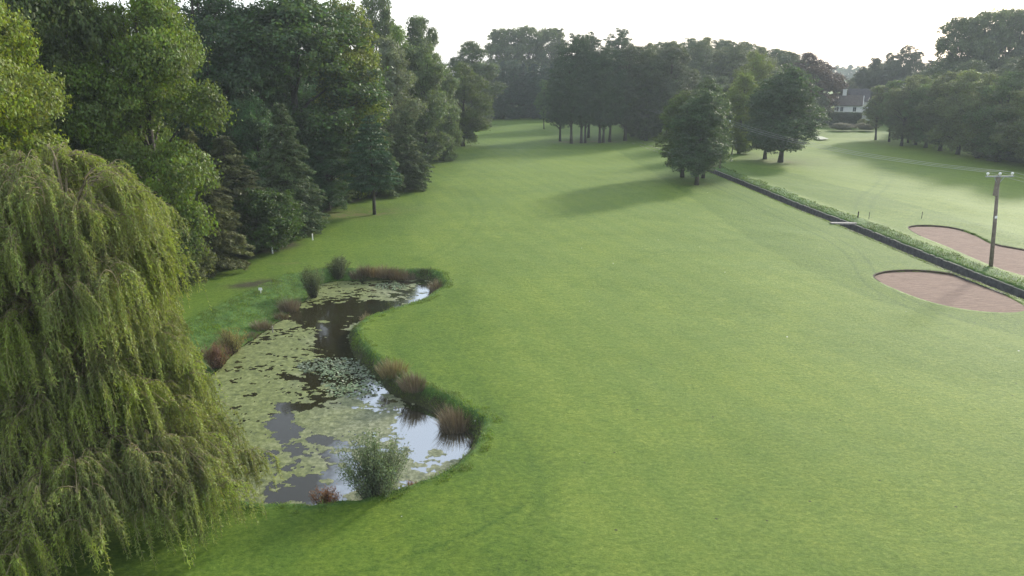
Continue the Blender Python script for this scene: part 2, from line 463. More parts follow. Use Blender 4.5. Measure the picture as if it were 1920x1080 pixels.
# ------------------------------------------------------------------ sand bunkers
m_sand, nt, p = newmat('sand')
geo = nd(nt, 'ShaderNodeNewGeometry').outputs['Position']
mp = nd(nt, 'ShaderNodeMapping'); nt.links.new(geo, mp.inputs[0]); mp.inputs['Rotation'].default_value = (0, 0, .6); mp.inputs['Scale'].default_value = (1, 5, 1)
s1n = noise(nt, 0.9, 5, 0.65, mp.outputs[0], .5); s2n = noise(nt, 7, 3, 0.6, geo)
c = ramp(nt, s1n, [(0.3, (0.120, 0.074, 0.054)), (0.55, (0.172, 0.112, 0.082)), (0.75, (0.26, 0.185, 0.14))])
c = mixc(nt, mapr(nt, s2n, .4, .7, 0, .4), c, (0.24, 0.15, 0.115))
nt.links.new(c, p.inputs['Base Color']); p.inputs['Roughness'].default_value = 0.95
nt.links.new(bump(nt, s1n, 0.9, 0.12), p.inputs['Normal'])
def bunker(outline, label, back):
    cx, cy = outline.mean(0)
    d = np.array(back, float); d /= np.linalg.norm(d)
    xs = np.arange(outline[:, 0].min() - .3, outline[:, 0].max() + .3, 0.3); ys = np.arange(outline[:, 1].min() - .3, outline[:, 1].max() + .3, 0.3)
    A, B = np.meshgrid(xs, ys)
    s = seg_dist(A, B, outline)[0]
    q = ((A - cx) * d[0] + (B - cy) * d[1]); q = (q - q[s < 0].min()) / (q[s < 0].max() - q[s < 0].min())
    zz = -0.04 - 0.12 * sstep(0, 1, q) + (fbm(A, B, 61, 3) - .5) * 0.06
    V = np.stack([A.ravel(), B.ravel(), zz.ravel()], 1)
    ii = np.arange(A.size).reshape(A.shape)
    Fq = np.stack([ii[:-1, :-1].ravel(), ii[:-1, 1:].ravel(), ii[1:, 1:].ravel(), ii[1:, :-1].ravel()], 1)
    keep = s.ravel()[Fq].min(1) < 0.05
    me = mesh_np('sand_bunker', V, Fq[keep], smooth=True)
    return tag(link('sand_bunker', me, mat=m_sand), label, 'bunker', kind='structure')
bunker(bunk1, 'oval pink sand bunker on the pond side of the ditch', (.25, 1))
bunker(bunk2, 'pink sand bunker beyond the ditch beside the power pole', (.3, 1))
# dark earth lips along the far edges
def lip(outline, label):
    mb = MB(); n = len(outline); ctr = outline.mean(0)
    for i in range(n):
        a, b = outline[i], outline[(i + 1) % n]
        mid_ = (a + b) / 2
        # the far side only: outward normal away from the viewer
        t = b - a; nrm = np.array([t[1], -t[0]]);
        if np.dot(nrm, mid_ - ctr) < 0: nrm = -nrm
        nrm /= np.linalg.norm(nrm) + 1e-9
        if nrm[1] > 0.05:
            a2, b2 = a - nrm * .05, b - nrm * .05
            a3, b3 = a + nrm * .10, b + nrm * .10
            mb.add([(*a2, -.5), (*b2, -.5), (*b2, .0), (*a2, .0), (*a3, .012), (*b3, .012)], [(0, 1, 2, 3), (3, 2, 5, 4)])
    return tag(link('bunker_lip', mb.mesh('bunker_lip', [M_soil])), label, 'turf edge', kind='structure')
M_soil = plain('soil_face', (0.02, 0.018, 0.012), (0.07, 0.05, 0.03), 3, 0.95, 0.03)
lip(bunk1, 'dark cut turf edge behind the nearer oval bunker'); lip(bunk2, 'dark cut turf edge behind the bunker beyond the ditch')
x0, y0 = W(1540, 262); 
mb = MB(); q = [W(1528, 257), W(1542, 259), W(1554, 263), W(1540, 264.5), W(1528, 264)]
mb.add([(a, b, .42) for a, b in q], [(0, 1, 2, 3, 4)][::-1])
M_palesand = plain('pale_path', (0.30, 0.33, 0.24), (0.42, 0.43, 0.34), 2, .9)
tag(link('path', mb.mesh('path', [M_palesand])), 'pale worn path end beyond the dark pine', kind='structure')

# ------------------------------------------------------------------ pond water and weed
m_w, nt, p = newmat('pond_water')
geo = nd(nt, 'ShaderNodeNewGeometry').outputs['Position']
p.inputs['Base Color'].default_value = (0.020, 0.018, 0.009, 1)
p.inputs['Roughness'].default_value = 0.04; p.inputs["IOR"].default_value = 1.333
n1 = noise(nt, 2.0, 3, 0.5, geo)
nt.links.new(bump(nt, n1, 0.12, 0.03), p.inputs['Normal'])
gl = nd(nt, 'ShaderNodeBsdfGlossy'); gl.inputs['Roughness'].default_value = .05; gl.inputs['Color'].default_value = (.92, .96, 1, 1)   # extra mirror layer added to brighten the sky reflection
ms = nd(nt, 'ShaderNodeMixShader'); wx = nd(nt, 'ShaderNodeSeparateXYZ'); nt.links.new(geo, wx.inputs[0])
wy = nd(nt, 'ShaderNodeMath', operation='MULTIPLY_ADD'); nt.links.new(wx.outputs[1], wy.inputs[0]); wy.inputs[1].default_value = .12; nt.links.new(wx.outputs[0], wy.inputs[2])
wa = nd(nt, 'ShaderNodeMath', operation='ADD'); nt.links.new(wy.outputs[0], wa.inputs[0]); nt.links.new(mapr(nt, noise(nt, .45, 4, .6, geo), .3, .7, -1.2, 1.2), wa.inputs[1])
nt.links.new(mapr(nt, wa.outputs[0], -5.6, -3.4, .01, .40), ms.inputs[0])       # bright sky reflection painted in by position, away from the willow
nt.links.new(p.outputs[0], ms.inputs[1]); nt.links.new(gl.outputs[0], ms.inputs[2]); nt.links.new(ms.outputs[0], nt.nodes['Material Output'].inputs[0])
big_p = dense([tuple(q) for q in pond[::3]], 1.0)
ctr = pond.mean(0)
po = pond + 0  # water sheet runs a little under the banks
tv = np.roll(pond, -1, 0) - np.roll(pond, 1, 0); nr = np.stack([tv[:, 1], -tv[:, 0]], 1); nr /= np.linalg.norm(nr, axis=1)[:, None]
tst = seg_dist(pond[:, 0] + nr[:, 0] * .05, pond[:, 1] + nr[:, 1] * .05, pond)[0]
nr[tst < 0] *= -1
po = pond + nr * 0.35
import mathutils
tri = mathutils.geometry.tessellate_polygon([[Vector((a, b, 0)) for a, b in po]])
me = bpy.data.meshes.new('pond_water'); me.from_pydata([(a, b, WZ) for a, b in po], [], [t for t in tri]); me.update()
if me.polygons[0].normal.z < 0: me.flip_normals()
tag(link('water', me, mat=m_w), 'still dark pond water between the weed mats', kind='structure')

def ell(u, v, cu, cv, ru, rv, a=0.0):
    ca, sa = math.cos(a), math.sin(a); du, dv = u - cu, v - cv
    return np.sqrt(((du * ca + dv * sa) / ru) ** 2 + ((-du * sa + dv * ca) / rv) ** 2)
xs = np.arange(pond[:, 0].min(), pond[:, 0].max(), 0.062); ys = np.arange(pond[:, 1].min(), pond[:, 1].max(), 0.085)
A, B = np.meshgrid(xs, ys)
A = A + (np.random.default_rng(3).random(A.shape) - .5) * 0.05; B = B + (np.random.default_rng(4).random(A.shape) - .5) * 0.07
s = seg_dist(A, B, pond)[0]
U, Vv = proj(A, B, WZ)
wrp = (fbm(A * .8, B * .8, 71, 4) - .5) * 2
cov = 1.12 + .22 * (1 - sstep(500, 620, U))
def hole(cu, cv, ru, rv, a=0, amt=1.2, soft=.5):
    global cov
    e = ell(U, Vv, cu, cv, ru, rv, a) + wrp * 0.8
    cov = cov - amt * (1 - sstep(1 - soft, 1 + soft, e))
hole(600, 588, 62, 16, .05); hole(675, 578, 68, 18, .04); hole(545, 582, 30, 9, -.3, .5)
hole(618, 643, 30, 24, -.35); hole(575, 615, 40, 6, -.2, .45); hole(520, 625, 50, 6, -.2, .3)
hole(560, 762, 50, 11, -.1, 1.1); hole(530, 800, 30, 22, .4, .9); hole(600, 828, 66, 9, .12, .9); hole(545, 838, 30, 12, 0, .6); cov = cov + .25 * (1 - sstep(.5, 1.3, ell(U, Vv, 560, 880, 90, 24))); cov = cov + .5 * (1 - sstep(.5, 1.3, ell(U, Vv, 640, 785, 75, 30)))
hole(560, 922, 62, 16, -.12); hole(640, 900, 34, 55, .1, .8); hole(520, 880, 40, 30, 0, .35)
hole(840, 815, 70, 45, .35, 1.0); hole(790, 800, 50, 40, .3, .8); hole(800, 745, 60, 18, .3, .5); hole(700, 690, 40, 60, -.5, .55); hole(640, 700, 90, 22, 0, .45); hole(530, 880, 60, 34, 0, .22); hole(700, 740, 80, 30, 0, .35); hole(760, 540, 60, 16, 0, .4)
hole(800, 550, 24, 20, 0, .5); hole(750, 575, 50, 12, 0, .4); hole(560, 710, 40, 5, 0, .45); hole(590, 690, 50, 6, 0.2, .35)
hole(640, 655, 24, 10, 0, .5); hole(480, 690, 50, 4, -.1, .3); hole(470, 640, 40, 4, -.2, .3)
e = ell(U, Vv, 850, 890, 70, 22, -.6); cov = cov + .55 * (1 - sstep(.4, 1.4, e))
fleck = fbm(A * 1.3 + B * .3, B * 2.3, 81, 6) * .54 + fbm(A * 3.6, B * 5.5, 91, 4) * .46
keepv = (fleck < 0.275 + cov * 0.29) & (s < -0.02)
ii = np.arange(A.size).reshape(A.shape)
Fq = np.stack([ii[:-1, :-1].ravel(), ii[:-1, 1:].ravel(), ii[1:, 1:].ravel(), ii[1:, :-1].ravel()], 1)
kf = keepv.ravel()[Fq].sum(1) >= 3
me = mesh_np('pond_weed', np.stack([A.ravel(), B.ravel(), np.full(A.size, WZ + 0.006)], 1), Fq[kf], rnd=np.random.default_rng(1).random(int(kf.sum())))
m_weed, nt, p = newmat('duckweed')
geo = nd(nt, 'ShaderNodeNewGeometry').outputs['Position']
at = nd(nt, 'ShaderNodeAttribute', attribute_name='rnd').outputs['Fac']
sepx = nd(nt, 'ShaderNodeSeparateXYZ'); nt.links.new(geo, sepx.inputs[0])
c1 = ramp(nt, noise(nt, 3.5, 5, .7, geo), [(0.34, (0.055, 0.072, 0.020)), (0.5, (0.135, 0.158, 0.045)), (0.66, (0.24, 0.265, 0.105))])
c2 = ramp(nt, noise(nt, 3.5, 5, .7, geo), [(0.34, (0.065, 0.078, 0.040)), (0.5, (0.155, 0.168, 0.088)), (0.66, (0.31, 0.315, 0.21))])
grad = nd(nt, 'ShaderNodeMath', operation='ADD'); nt.links.new(sepx.outputs[0], grad.inputs[0])
nt.links.new(mapr(nt, noise(nt, .25, 3, .6, geo), .3, .7, -3, 3), grad.inputs[1])
c = mixc(nt, mapr(nt, grad.outputs[0], -14, -8, 0, 1), c1, c2)
c = mixc(nt, mapr(nt, at, 0, 1, 0, .35), c, (0.09, 0.11, 0.05))
nt.links.new(c, p.inputs['Base Color']); p.inputs['Roughness'].default_value = 0.55; p.inputs['Specular IOR Level'].default_value = 0.4
nt.links.new(bump(nt, noise(nt, 9, 3, .6, geo), .5, .03), p.inputs['Normal'])
tag(link('pond_weed', me, mat=m_weed), 'yellow green duckweed mats floating across the pond', 'pond weed', kind='stuff')

def lily(rng_seed, spots):
    rg = np.random.default_rng(rng_seed); mb_v = []; mb_f = []; rn = []
    for (u, v, ru, rv, n) in spots:
        for k in range(n):
            a = rg.random() * 2 * PI; r = rg.random() ** .5
            x, y = W(u + math.cos(a) * r * ru, v + math.sin(a) * r * rv, WZ)
            rad = rg.uniform(.05, .10); b = len(mb_v); tx, ty = rg.normal(0, .28, 2)
            for j in range(7):
                q = a + j * 2 * PI / 7.6
                dx, dy = math.cos(q) * rad, math.sin(q) * rad
                mb_v.append((x + dx, y + dy, WZ + 0.05 + dx * tx + dy * ty))
            mb_f.append(tuple(range(b, b + 7))); rn.append(rg.random())
    return mesh_np('lily_pads', mb_v, mb_f, rnd=rn)
me = lily(5, [(625, 688, 68, 17, 620), (668, 712, 70, 24, 420), (735, 538, 32, 7, 200), (660, 735, 46, 14, 130)])
o = link('lily_pads', me, mat=leaf_mat('lily_leaf', (0.13, 0.175, 0.085), .1, .7))
tag(o, 'small glossy lily pads crowded in the middle of the pond', 'lily pads', kind='stuff')

# ------------------------------------------------------------------ blades of long grass
def gz(x, y):
    return height(np.atleast_1d(np.asarray(x, float)), np.atleast_1d(np.asarray(y, float)))[0]

def blades(P, L_, Wd, rg, lean=0.4, wind=(-.25, -.1), segs=2, flop=.5):
    n = len(P); a = rg.uniform(0, 2 * PI, n); l = L_
    d = np.stack([np.cos(a) * lean * rg.random(n) + wind[0], np.sin(a) * lean * rg.random(n) + wind[1], np.ones(n)], 1)
    d /= np.linalg.norm(d, axis=1)[:, None]
    b = rg.uniform(0, 2 * PI, n); side = np.stack([np.cos(b), np.sin(b), np.zeros(n)], 1)
    mid_ = P + d * (l * .6)[:, None]
    tip = mid_ + (d * np.array([1.8, 1.8, 1 - flop])) * (l * .45)[:, None]
    V = np.stack([P - side * (Wd * .5)[:, None], P + side * (Wd * .5)[:, None], mid_ + side * (Wd * .45)[:, None], mid_ - side * (Wd * .45)[:, None], tip], 1).reshape(-1, 3)
    i = np.arange(n) * 5
    return V, np.concatenate([np.stack([i, i + 1, i + 2, i + 3], 1), np.stack([i + 3, i + 2, i + 4, i + 4], 1)])

def blade_mesh(name, P, l, w, rg, **kw):
    V, Fq = blades(P, l, w, rg, **kw)
    n = len(P)
    me = bpy.data.meshes.new(name)
    quads = Fq[:n]; tris = Fq[n:, :3]
    me.vertices.add(len(V)); me.vertices.foreach_set('co', V.astype(np.float32).ravel())
    me.loops.add(7 * n); me.loops.foreach_set('vertex_index', np.concatenate([quads.ravel(), tris.ravel()]).astype(np.int32))
    me.polygons.add(2 * n)
    me.polygons.foreach_set('loop_start', np.concatenate([np.arange(n) * 4, 4 * n + np.arange(n) * 3]).astype(np.int32))
    me.polygons.foreach_set('loop_total', np.concatenate([np.full(n, 4), np.full(n, 3)]).astype(np.int32))
    me.update(calc_edges=True)
    r = rg.random(n); at = me.attributes.new('rnd', 'FLOAT', 'FACE'); at.data.foreach_set('value', np.concatenate([r, r]).astype(np.float32))
    return me

M_grass = leaf_mat('long_grass', (0.125, 0.190, 0.036), .42, .2)
rg = np.random.default_rng(12)
def scatter(x0, x1, y0, y1, n, test):
    x = rg.uniform(x0, x1, n); y = rg.uniform(y0, y1, n)
    k = test(x, y); return x[k], y[k]
def bank_test(x, y):
    s, i, _, _ = seg_dist(x, y, pond); w = pondw[i]
    clump = vnoise(x * 1.6, y * 1.6, 77)
    left = w > 3
    return (s > 0.0) & (s < np.where(left, w + .3, w + 0.15 + clump * .9)) & (rg.random(len(x)) < 0.15 + 0.85 * clump)
bx, by = scatter(pond[:, 0].min() - 7, pond[:, 0].max() + 2, pond[:, 1].min() - 2, pond[:, 1].max() + 4, 260000, bank_test)
bz = gz(bx, by); nb = len(bx)
o = link('long_grass', blade_mesh('bank_grass', np.stack([bx, by, bz - .02], 1), rg.uniform(.10, .24, nb) + .34 * np.maximum(0, vnoise(bx * 1.6, by * 1.6, 77) - .45) * rg.random(nb), rg.uniform(.015, .032, nb), rg, lean=1.1, flop=1.2), mat=M_grass)
tag(o, 'rough uncut grass on the banks round the pond', 'grass', kind='stuff')
def dt(x, y):
    c = x - ditch_x(y, ditchL); clump = vnoise(x * 1.3, y * .9, 78)
    w = 4.6 + (fbm(x / 1.5, y / 3, 21, 3) - .5) * 3.0
    far = np.clip(60 / y, .3, 1)
    return ((c > 2.2) & (c < w)) & (rg.random(len(x)) < (.3 + .7 * clump) * far)
bx, by = scatter(30, 60, 40, 175, 330000, dt)
bz = gz(bx, by); nb = len(bx)
M_dgrass = leaf_mat('ditch_bank_grass', (0.092, 0.150, 0.030), .40, .2)
o = link('long_grass', blade_mesh('ditch_grass', np.stack([bx, by, bz - .02], 1), (.10 + .42 * vnoise(bx * .9, by * .5, 79)) * rg.uniform(.6, 1.1, nb), rg.uniform(.02, .045, nb) * by / 70, rg, lean=.9, flop=1.2, wind=(-.35, -.3)), mat=M_dgrass)
tag(o, 'long wind-laid grass along the far side of the ditch', 'grass', kind='stuff')
# fringe of uncut tufts over the left ditch edge
by = rg.uniform(40, 175, 9000); bx = ditch_x(by, ditchL) - rg.uniform(.0, .4, 9000); nb = 9000
o = link('grass_fringe', blade_mesh('fringe', np.stack([bx, by, np.full(nb, .0)], 1), rg.uniform(.08, .2, nb), rg.uniform(.03, .06, nb), rg, lean=1.2, flop=1.2), mat=M_grass)
tag(o, 'short grass fringe on the fairway side of the ditch', 'grass', kind='stuff')

# ------------------------------------------------------------------ ditch walls, bed, footbridge
def wall_run(line, d0, d1, ztop, label):
    A_ = offset(line, d0); B_ = offset(line, d1); mb = MB(); r_ = random.Random(4)
    n = len(A_); 
    for i in range(n - 1):
        k = 3
        for j in range(k):
            t0, t1 = j / k, (j + 1) / k
            a0 = A_[i] * (1 - t0) + A_[i + 1] * t0; a1 = A_[i] * (1 - t1) + A_[i + 1] * t1
            b0 = B_[i] * (1 - t0) + B_[i + 1] * t0; b1 = B_[i] * (1 - t1) + B_[i + 1] * t1
            z = ztop + r_.uniform(-.05, .03)
            mb.add([(*a0, -1.35), (*a1, -1.35), (*b1, -1.35), (*b0, -1.35), (*a0, z), (*a1, z), (*b1, z), (*b0, z)],
                   [(0, 1, 5, 4), (2, 3, 7, 6), (1, 2, 6, 5), (3, 0, 4, 7)], 0)
            mb.add([(*a0, z), (*a1, z), (*b1, z), (*b0, z)], [(0, 1, 2, 3)], 1)
    return tag(link('ditch_wall', mb.mesh('ditch_wall', [M_stone, M_coping])), label, 'stone wall')
dl = ditchL[(ditchL[:, 1] > 40)]
wall_run(dl, -0.32, 0.0, 0.0, 'low stone ditch wall on the fairway side, mostly hidden')
wall_run(dl, 2.0, 2.35, 0.03, 'dark stone ditch wall facing the fairway below long grass')
L0, L1 = offset(dl, -.1), offset(dl, 2.1); mb = MB()
for i in range(len(L0) - 1):
    mb.add([(*L0[i], -1.2), (*L1[i], -1.2), (*L1[i + 1], -1.2), (*L0[i + 1], -1.2)], [(0, 1, 2, 3)])
M_ditchw = plain('ditch_water', (0.012, 0.014, 0.010), (0.03, 0.035, 0.02), 1, .15, .01)
tag(link('ditch_water', mb.mesh('ditch_water', [M_ditchw])), 'dark shallow water in the bottom of the ditch', kind='structure')

yb = W(1580, 420)[1]; xb = float(ditch_x(np.array([yb]), ditchL)[0]) + 1.0
fb = empty('footbridge', (xb, yb, .0), R(-4)); tag(fb, 'narrow grey plank footbridge across the ditch', 'footbridge')
mb = MB()
for k in range(3): mb.box((0, (k - 1) * .26, .14), (3.3, .24, .06))
link('deck', mb.mesh('deck', [M_plank]), fb)
for sy in (-1, 1):
    mb = MB(); mb.box((0, sy * .3, .05), (3.2, .10, .11)); link('beam', mb.mesh('beam', [M_plank]), fb)

# ------------------------------------------------------------------ trees
def leaf_quads(C, size, rg, asp=.6, up=.0, hang=.0, out=None):
    n = len(C)
    a = rg.normal(size=(n, 3)); a[:, 2] -= hang; a /= np.linalg.norm(a, axis=1)[:, None]
    r = rg.normal(size=(n, 3)); r[:, 2] += 0
    nrm = rg.normal(size=(n, 3)); nrm[:, 2] += up
    if out is not None: nrm += out
    b = np.cross(a, nrm); b /= np.linalg.norm(b, axis=1)[:, None] + 1e-9
    s_ = (size * rg.uniform(.65, 1.3, n))[:, None]
    V = np.stack([C - a * s_ * .5, C + b * s_ * asp * .5 + a * s_ * .05, C + a * s_ * .5, C - b * s_ * asp * .5 + a * s_ * .05], 1).reshape(-1, 3)
    return V

def leaves_mesh(name, V, rg, mat):
    n = len(V) // 4
    cl = rg.random(n)
    me = mesh_np(name, V, np.arange(n * 4).reshape(n, 4), rnd=cl); me.materials.append(mat)
    return me

def lobe_points(rg, lobes, nleaf, cr, up_bias=.25, flat=.7):
    """clusters of leaves set on the shells of lobes; returns points and outward directions"""
    area = np.array([l[3] * l[4] + l[3] * l[5] for l in lobes]); area = area / area.sum()
    P, O = [], []
    per = 46
    for l, w in zip(lobes, area):
        nc = max(3, int(nleaf * w / per))
        d = rg.normal(size=(nc, 3)); d[:, 2] += up_bias; d /= np.linalg.norm(d, axis=1)[:, None]
        rad = rg.uniform(.55, 1.12, nc)[:, None]
        c_ = np.array(l[:3]) + d * np.array(l[3:6]) * rad
        cc = np.repeat(c_, per, 0); dd = np.repeat(d, per, 0)
        crr = np.repeat(rg.uniform(.6, 1.35, nc) * cr, per)[:, None]
        g = rg.normal(size=(nc * per, 3)) * crr * np.array([.50, .50, .50 * flat])
        kd = np.repeat(rg.normal(size=(nc, 3)) * .45, per, 0)
        P.append(cc + g); O.append(dd + kd + g / (crr + 1e-6) * .6)
    return np.concatenate(P), np.concatenate(O)

def limb(mb, p0, p1, r0, r1, rr, sag=0.0, n=5, k=5):
    p0, p1 = Vector(p0), Vector(p1); L_ = (p1 - p0).length
    pts = []; rad = []
    for i in range(k):
        t = i / (k - 1)
        q = p0.lerp(p1, t); q.z += math.sin(t * PI) * sag * L_
        if 0 < i < k - 1: q += Vector((rr.uniform(-1, 1), rr.uniform(-1, 1), rr.uniform(-.5, .5))) * L_ * .04
        pts.append(q); rad.append(r0 * (1 - t) + r1 * t)
    mb.tube(pts, rad, n, cap=False)

def trunk_mesh(name, H, r0, tops, rr, base=.0, lean=.0, split=.35, stems=1):
    """tapered stem with root flare, limbs to the lobes"""
    mb = MB(); pts = []; rad = []
    n = 9
    for i in range(n):
        t = i / (n - 1)
        pts.append((math.sin(t * 3 + base) * .25 + lean * t, math.cos(t * 2.3) * .2 - .2, t * H * .9 - .25))
        rad.append(r0 * (1.35 if i == 0 else 1) * (1 - t) ** .8 + .035)
    mb.tube(pts, rad, 8)
    for l in tops:
        z0 = max(H * .12, min(l[2] - H * .08, l[2] * .72)); i = min(n - 2, int(z0 / (H * .9) * (n - 1)))
        f = z0 / (H * .9) * (n - 1) - i
        b = Vector(pts[i]).lerp(Vector(pts[i + 1]), min(1, f + .0))
        limb(mb, b, l[:3], rad[i] * .5, .04, rr, .06)
    return mb.mesh(name, [M_bark], True)

def broad(seed, H=20., Wd=12., base=.12, nl=16, nleaf=34000, leaf=.30, lobe=.24, shape='round', cr=.7, gaps=0.0, mat=None, flat=.7, asp=.62, trunk_r=.35):
    rg_ = np.random.default_rng(seed); rr = random.Random(seed); lobes = []
    R0 = Wd / 2; zc0 = H * base
    tries = 0
    while len(lobes) < nl and tries < 900:
        tries += 1
        t = rg_.random()
        if shape == 'round': env = math.sin(PI * min(1, (t * .93 + .07))) ** .55
        elif shape == 'egg': env = (math.sin(PI * min(1, t ** .7 * .96 + .04))) ** .6
        elif shape == 'top': env = .45 + .55 * math.sin(PI * (t ** 1.6 * .8 + .1))
        elif shape == 'cone': env = (1 - t) ** .75 * .95 + .08
        elif shape == 'col': env = .62 + .38 * math.sin(PI * t)
        a = rg_.random() * 2 * PI; rf = rg_.uniform(.25, .95) ** .6
        lr = R0 * lobe * rg_.uniform(.75, 1.35) * 1.35 * (.55 + .45 * env)
        rad = max(0, R0 * env * rf - lr * .55)
        z = zc0 + (H - zc0) * t; z = min(max(z, zc0 + lr * .5), H - lr * .8)
        c_ = np.array([math.cos(a) * rad, math.sin(a) * rad, z])
        if all(np.linalg.norm((c_ - np.array(q[:3]))) > (lr + q[3]) * (.52 + gaps) for q in lobes):
            lobes.append((c_[0], c_[1], c_[2], lr * 1.1, lr * 1.1, lr * rg_.uniform(.7, .95)))
    P, O = lobe_points(rg_, lobes, nleaf, cr, .3, flat)
    P[:, 2] = np.maximum(P[:, 2], .15)
    V = leaf_quads(P, leaf, rg_, asp, .3, out=O * 1.5)
    crown = leaves_mesh('crown', V, rg_, mat or M_leaf)
    return crown, trunk_mesh('trunk', H, trunk_r, lobes, rr), H, Wd

def conifer(seed, H=20., Wd=9., base=.06, nleaf=36000, droop=.35, taper=.8, layers=24, leaf=.42, asp=.3, tip=.04):
    rg_ = np.random.default_rng(seed); P = []; O = []; mb = MB(); rr = random.Random(seed)
    mb.tube([(0, 0, -.2), (0.05, 0, H * .3), (0, .08, H * .7), (0, 0, H * .98)], [.36, .27, .13, .03], 7)
    tot = 0; br = []
    for k in range(layers):
        t = (k + rg_.uniform(-.3, .3)) / layers; t = min(max(t, 0), .985)
        L_ = Wd / 2 * ((1 - t) ** taper + tip) * (.75 + .25 * math.sin(min(1, t * 6) * PI / 2))
        nb_ = 6 + int(5 * (1 - t))
        for j in range(nb_): br.append((H * (base + (1 - base) * t), rg_.random() * 2 * PI, L_ * rg_.uniform(.72, 1.15)))
    S = sum(b[2] for b in br)
    for z, a, L_ in br:
        z = z + rg_.uniform(-.35, .35)
        n = max(12, int(nleaf * L_ / S)); s_ = rg_.uniform(.12, 1, n) ** .65
        w = .28 * L_ * (1.15 - s_) * np.sign(rg_.normal(size=n)) * rg_.random(n) * 1.6
        x = s_ * L_; zz = z + x * .12 - droop * L_ * s_ ** 2 + rg_.normal(0, .10, n) - np.abs(w) * .25 - rg_.random(n) * .35 * droop * 2
        ca, sa = math.cos(a), math.sin(a)
        P.append(np.stack([x * ca - w * sa, x * sa + w * ca, zz], 1)); O.append(np.tile([ca, sa, .3], (n, 1)))
        if rg_.random() < .6:
            e = (L_ * .85 * ca, L_ * .85 * sa, z + L_ * .1 - droop * L_ * .72)
            limb(mb, (0, 0, z), e, .06, .015, rr, .02, 4, 4)
    P = np.concatenate(P); O = np.concatenate(O)
    P[:, 2] = np.maximum(P[:, 2], .1)
    n = len(P)
    aa = O * 1.2 + rg_.normal(size=(n, 3)) * .6; aa[:, 2] -= .5 + droop; aa /= np.linalg.norm(aa, axis=1)[:, None]
    b = np.cross(aa, rg_.normal(size=(n, 3)) + np.array([0, 0, 1.5])); b /= np.linalg.norm(b, axis=1)[:, None]
    s_ = (leaf * rg_.uniform(.6, 1.4, n))[:, None]
    V = np.stack([P - aa * s_ * .5, P + b * s_ * asp * .5, P + aa * s_ * .5, P - b * s_ * asp * .5], 1).reshape(-1, 3)
    return leaves_mesh('crown', V, rg_, M_needle), mb.mesh('trunk', [M_bark], True), H, Wd

PROTO = {}
def make_protos():
    P_ = PROTO
    P_['oak'] = [broad(11, nl=34, nleaf=68000, leaf=.27, base=.02, cr=.62), broad(12, nl=32, nleaf=68000, leaf=.27, shape='egg', base=.03, cr=.62), broad(13, nl=40, nleaf=68000, leaf=.27, base=.02, lobe=.20, cr=.62)]
    P_['park'] = [broad(14, nl=30, nleaf=56000, leaf=.28, base=.09, cr=.62), broad(15, nl=30, nleaf=56000, leaf=.28, base=.07, shape='egg', cr=.62), broad(16, nl=36, nleaf=56000, leaf=.28, base=.10, lobe=.21, cr=.6)]
    P_['near'] = [broad(21, H=22, Wd=17, nl=34, nleaf=130000, leaf=.24, base=.42, cr=.62, lobe=.19, gaps=.08)]
    P_['near2'] = [broad(22, H=22, Wd=15, nl=40, nleaf=120000, leaf=.25, base=.10, cr=.62, lobe=.18, shape='round', gaps=.10)]
    P_['airy'] = [broad(31, nl=40, nleaf=40000, leaf=.34, base=.22, shape='top', gaps=.08, cr=.7, lobe=.19), broad(32, nl=44, nleaf=40000, leaf=.34, base=.2, shape='col', gaps=.06, cr=.7, lobe=.19)]
    P_['poplar'] = [broad(41, Wd=9, nl=32, nleaf=46000, leaf=.30, shape='col', base=.02, lobe=.26, cr=.6)]
    P_['pine'] = [broad(51, nl=40, nleaf=56000, leaf=.34, shape='egg', base=.17, lobe=.24, cr=.7, flat=.35, asp=.32, mat=M_needle, gaps=.0),
                  broad(52, nl=36, nleaf=56000, leaf=.34, shape='round', base=.20, lobe=.24, cr=.7, flat=.35, asp=.32, mat=M_needle)]
    P_['lowpine'] = [broad(53, nl=60, nleaf=70000, leaf=.32, shape='round', base=.13, lobe=.22, cr=.65, flat=.5, asp=.5, gaps=-.12),
                  broad(54, nl=56, nleaf=70000, leaf=.32, shape='egg', base=.12, lobe=.22, cr=.65, flat=.5, asp=.5, gaps=-.12)]
    P_['spruce'] = [conifer(61, droop=.42, layers=36, nleaf=46000), conifer(62, droop=.30, taper=.65, layers=32, nleaf=46000)]
    P_['cedar'] = [conifer(63, Wd=11, base=.27, droop=.16, taper=.55, layers=26, leaf=.36, asp=.4, nleaf=46000)]
    P_['bush'] = [broad(71, H=6, Wd=7, nl=24, nleaf=36000, leaf=.20, base=.0, lobe=.28, cr=.34, trunk_r=.12), broad(72, H=6, Wd=7, nl=20, nleaf=30000, leaf=.20, base=.0, lobe=.3, cr=.34, trunk_r=.1)]
    P_['thin'] = [broad(81, H=14, Wd=6, nl=18, nleaf=20000, leaf=.25, base=.26, lobe=.30, cr=.45, trunk_r=.16)]
make_protos()
NAMES = {'oak': 'broadleaf_tree', 'park': 'broadleaf_tree', 'near': 'broadleaf_tree', 'near2': 'broadleaf_tree', 'airy': 'broadleaf_tree', 'poplar': 'poplar_tree', 'pine': 'pine_tree', 'lowpine': 'pine_tree',
         'spruce': 'spruce_tree', 'cedar': 'cedar_tree', 'bush': 'bush', 'thin': 'young_tree'}
rt = random.Random(99)
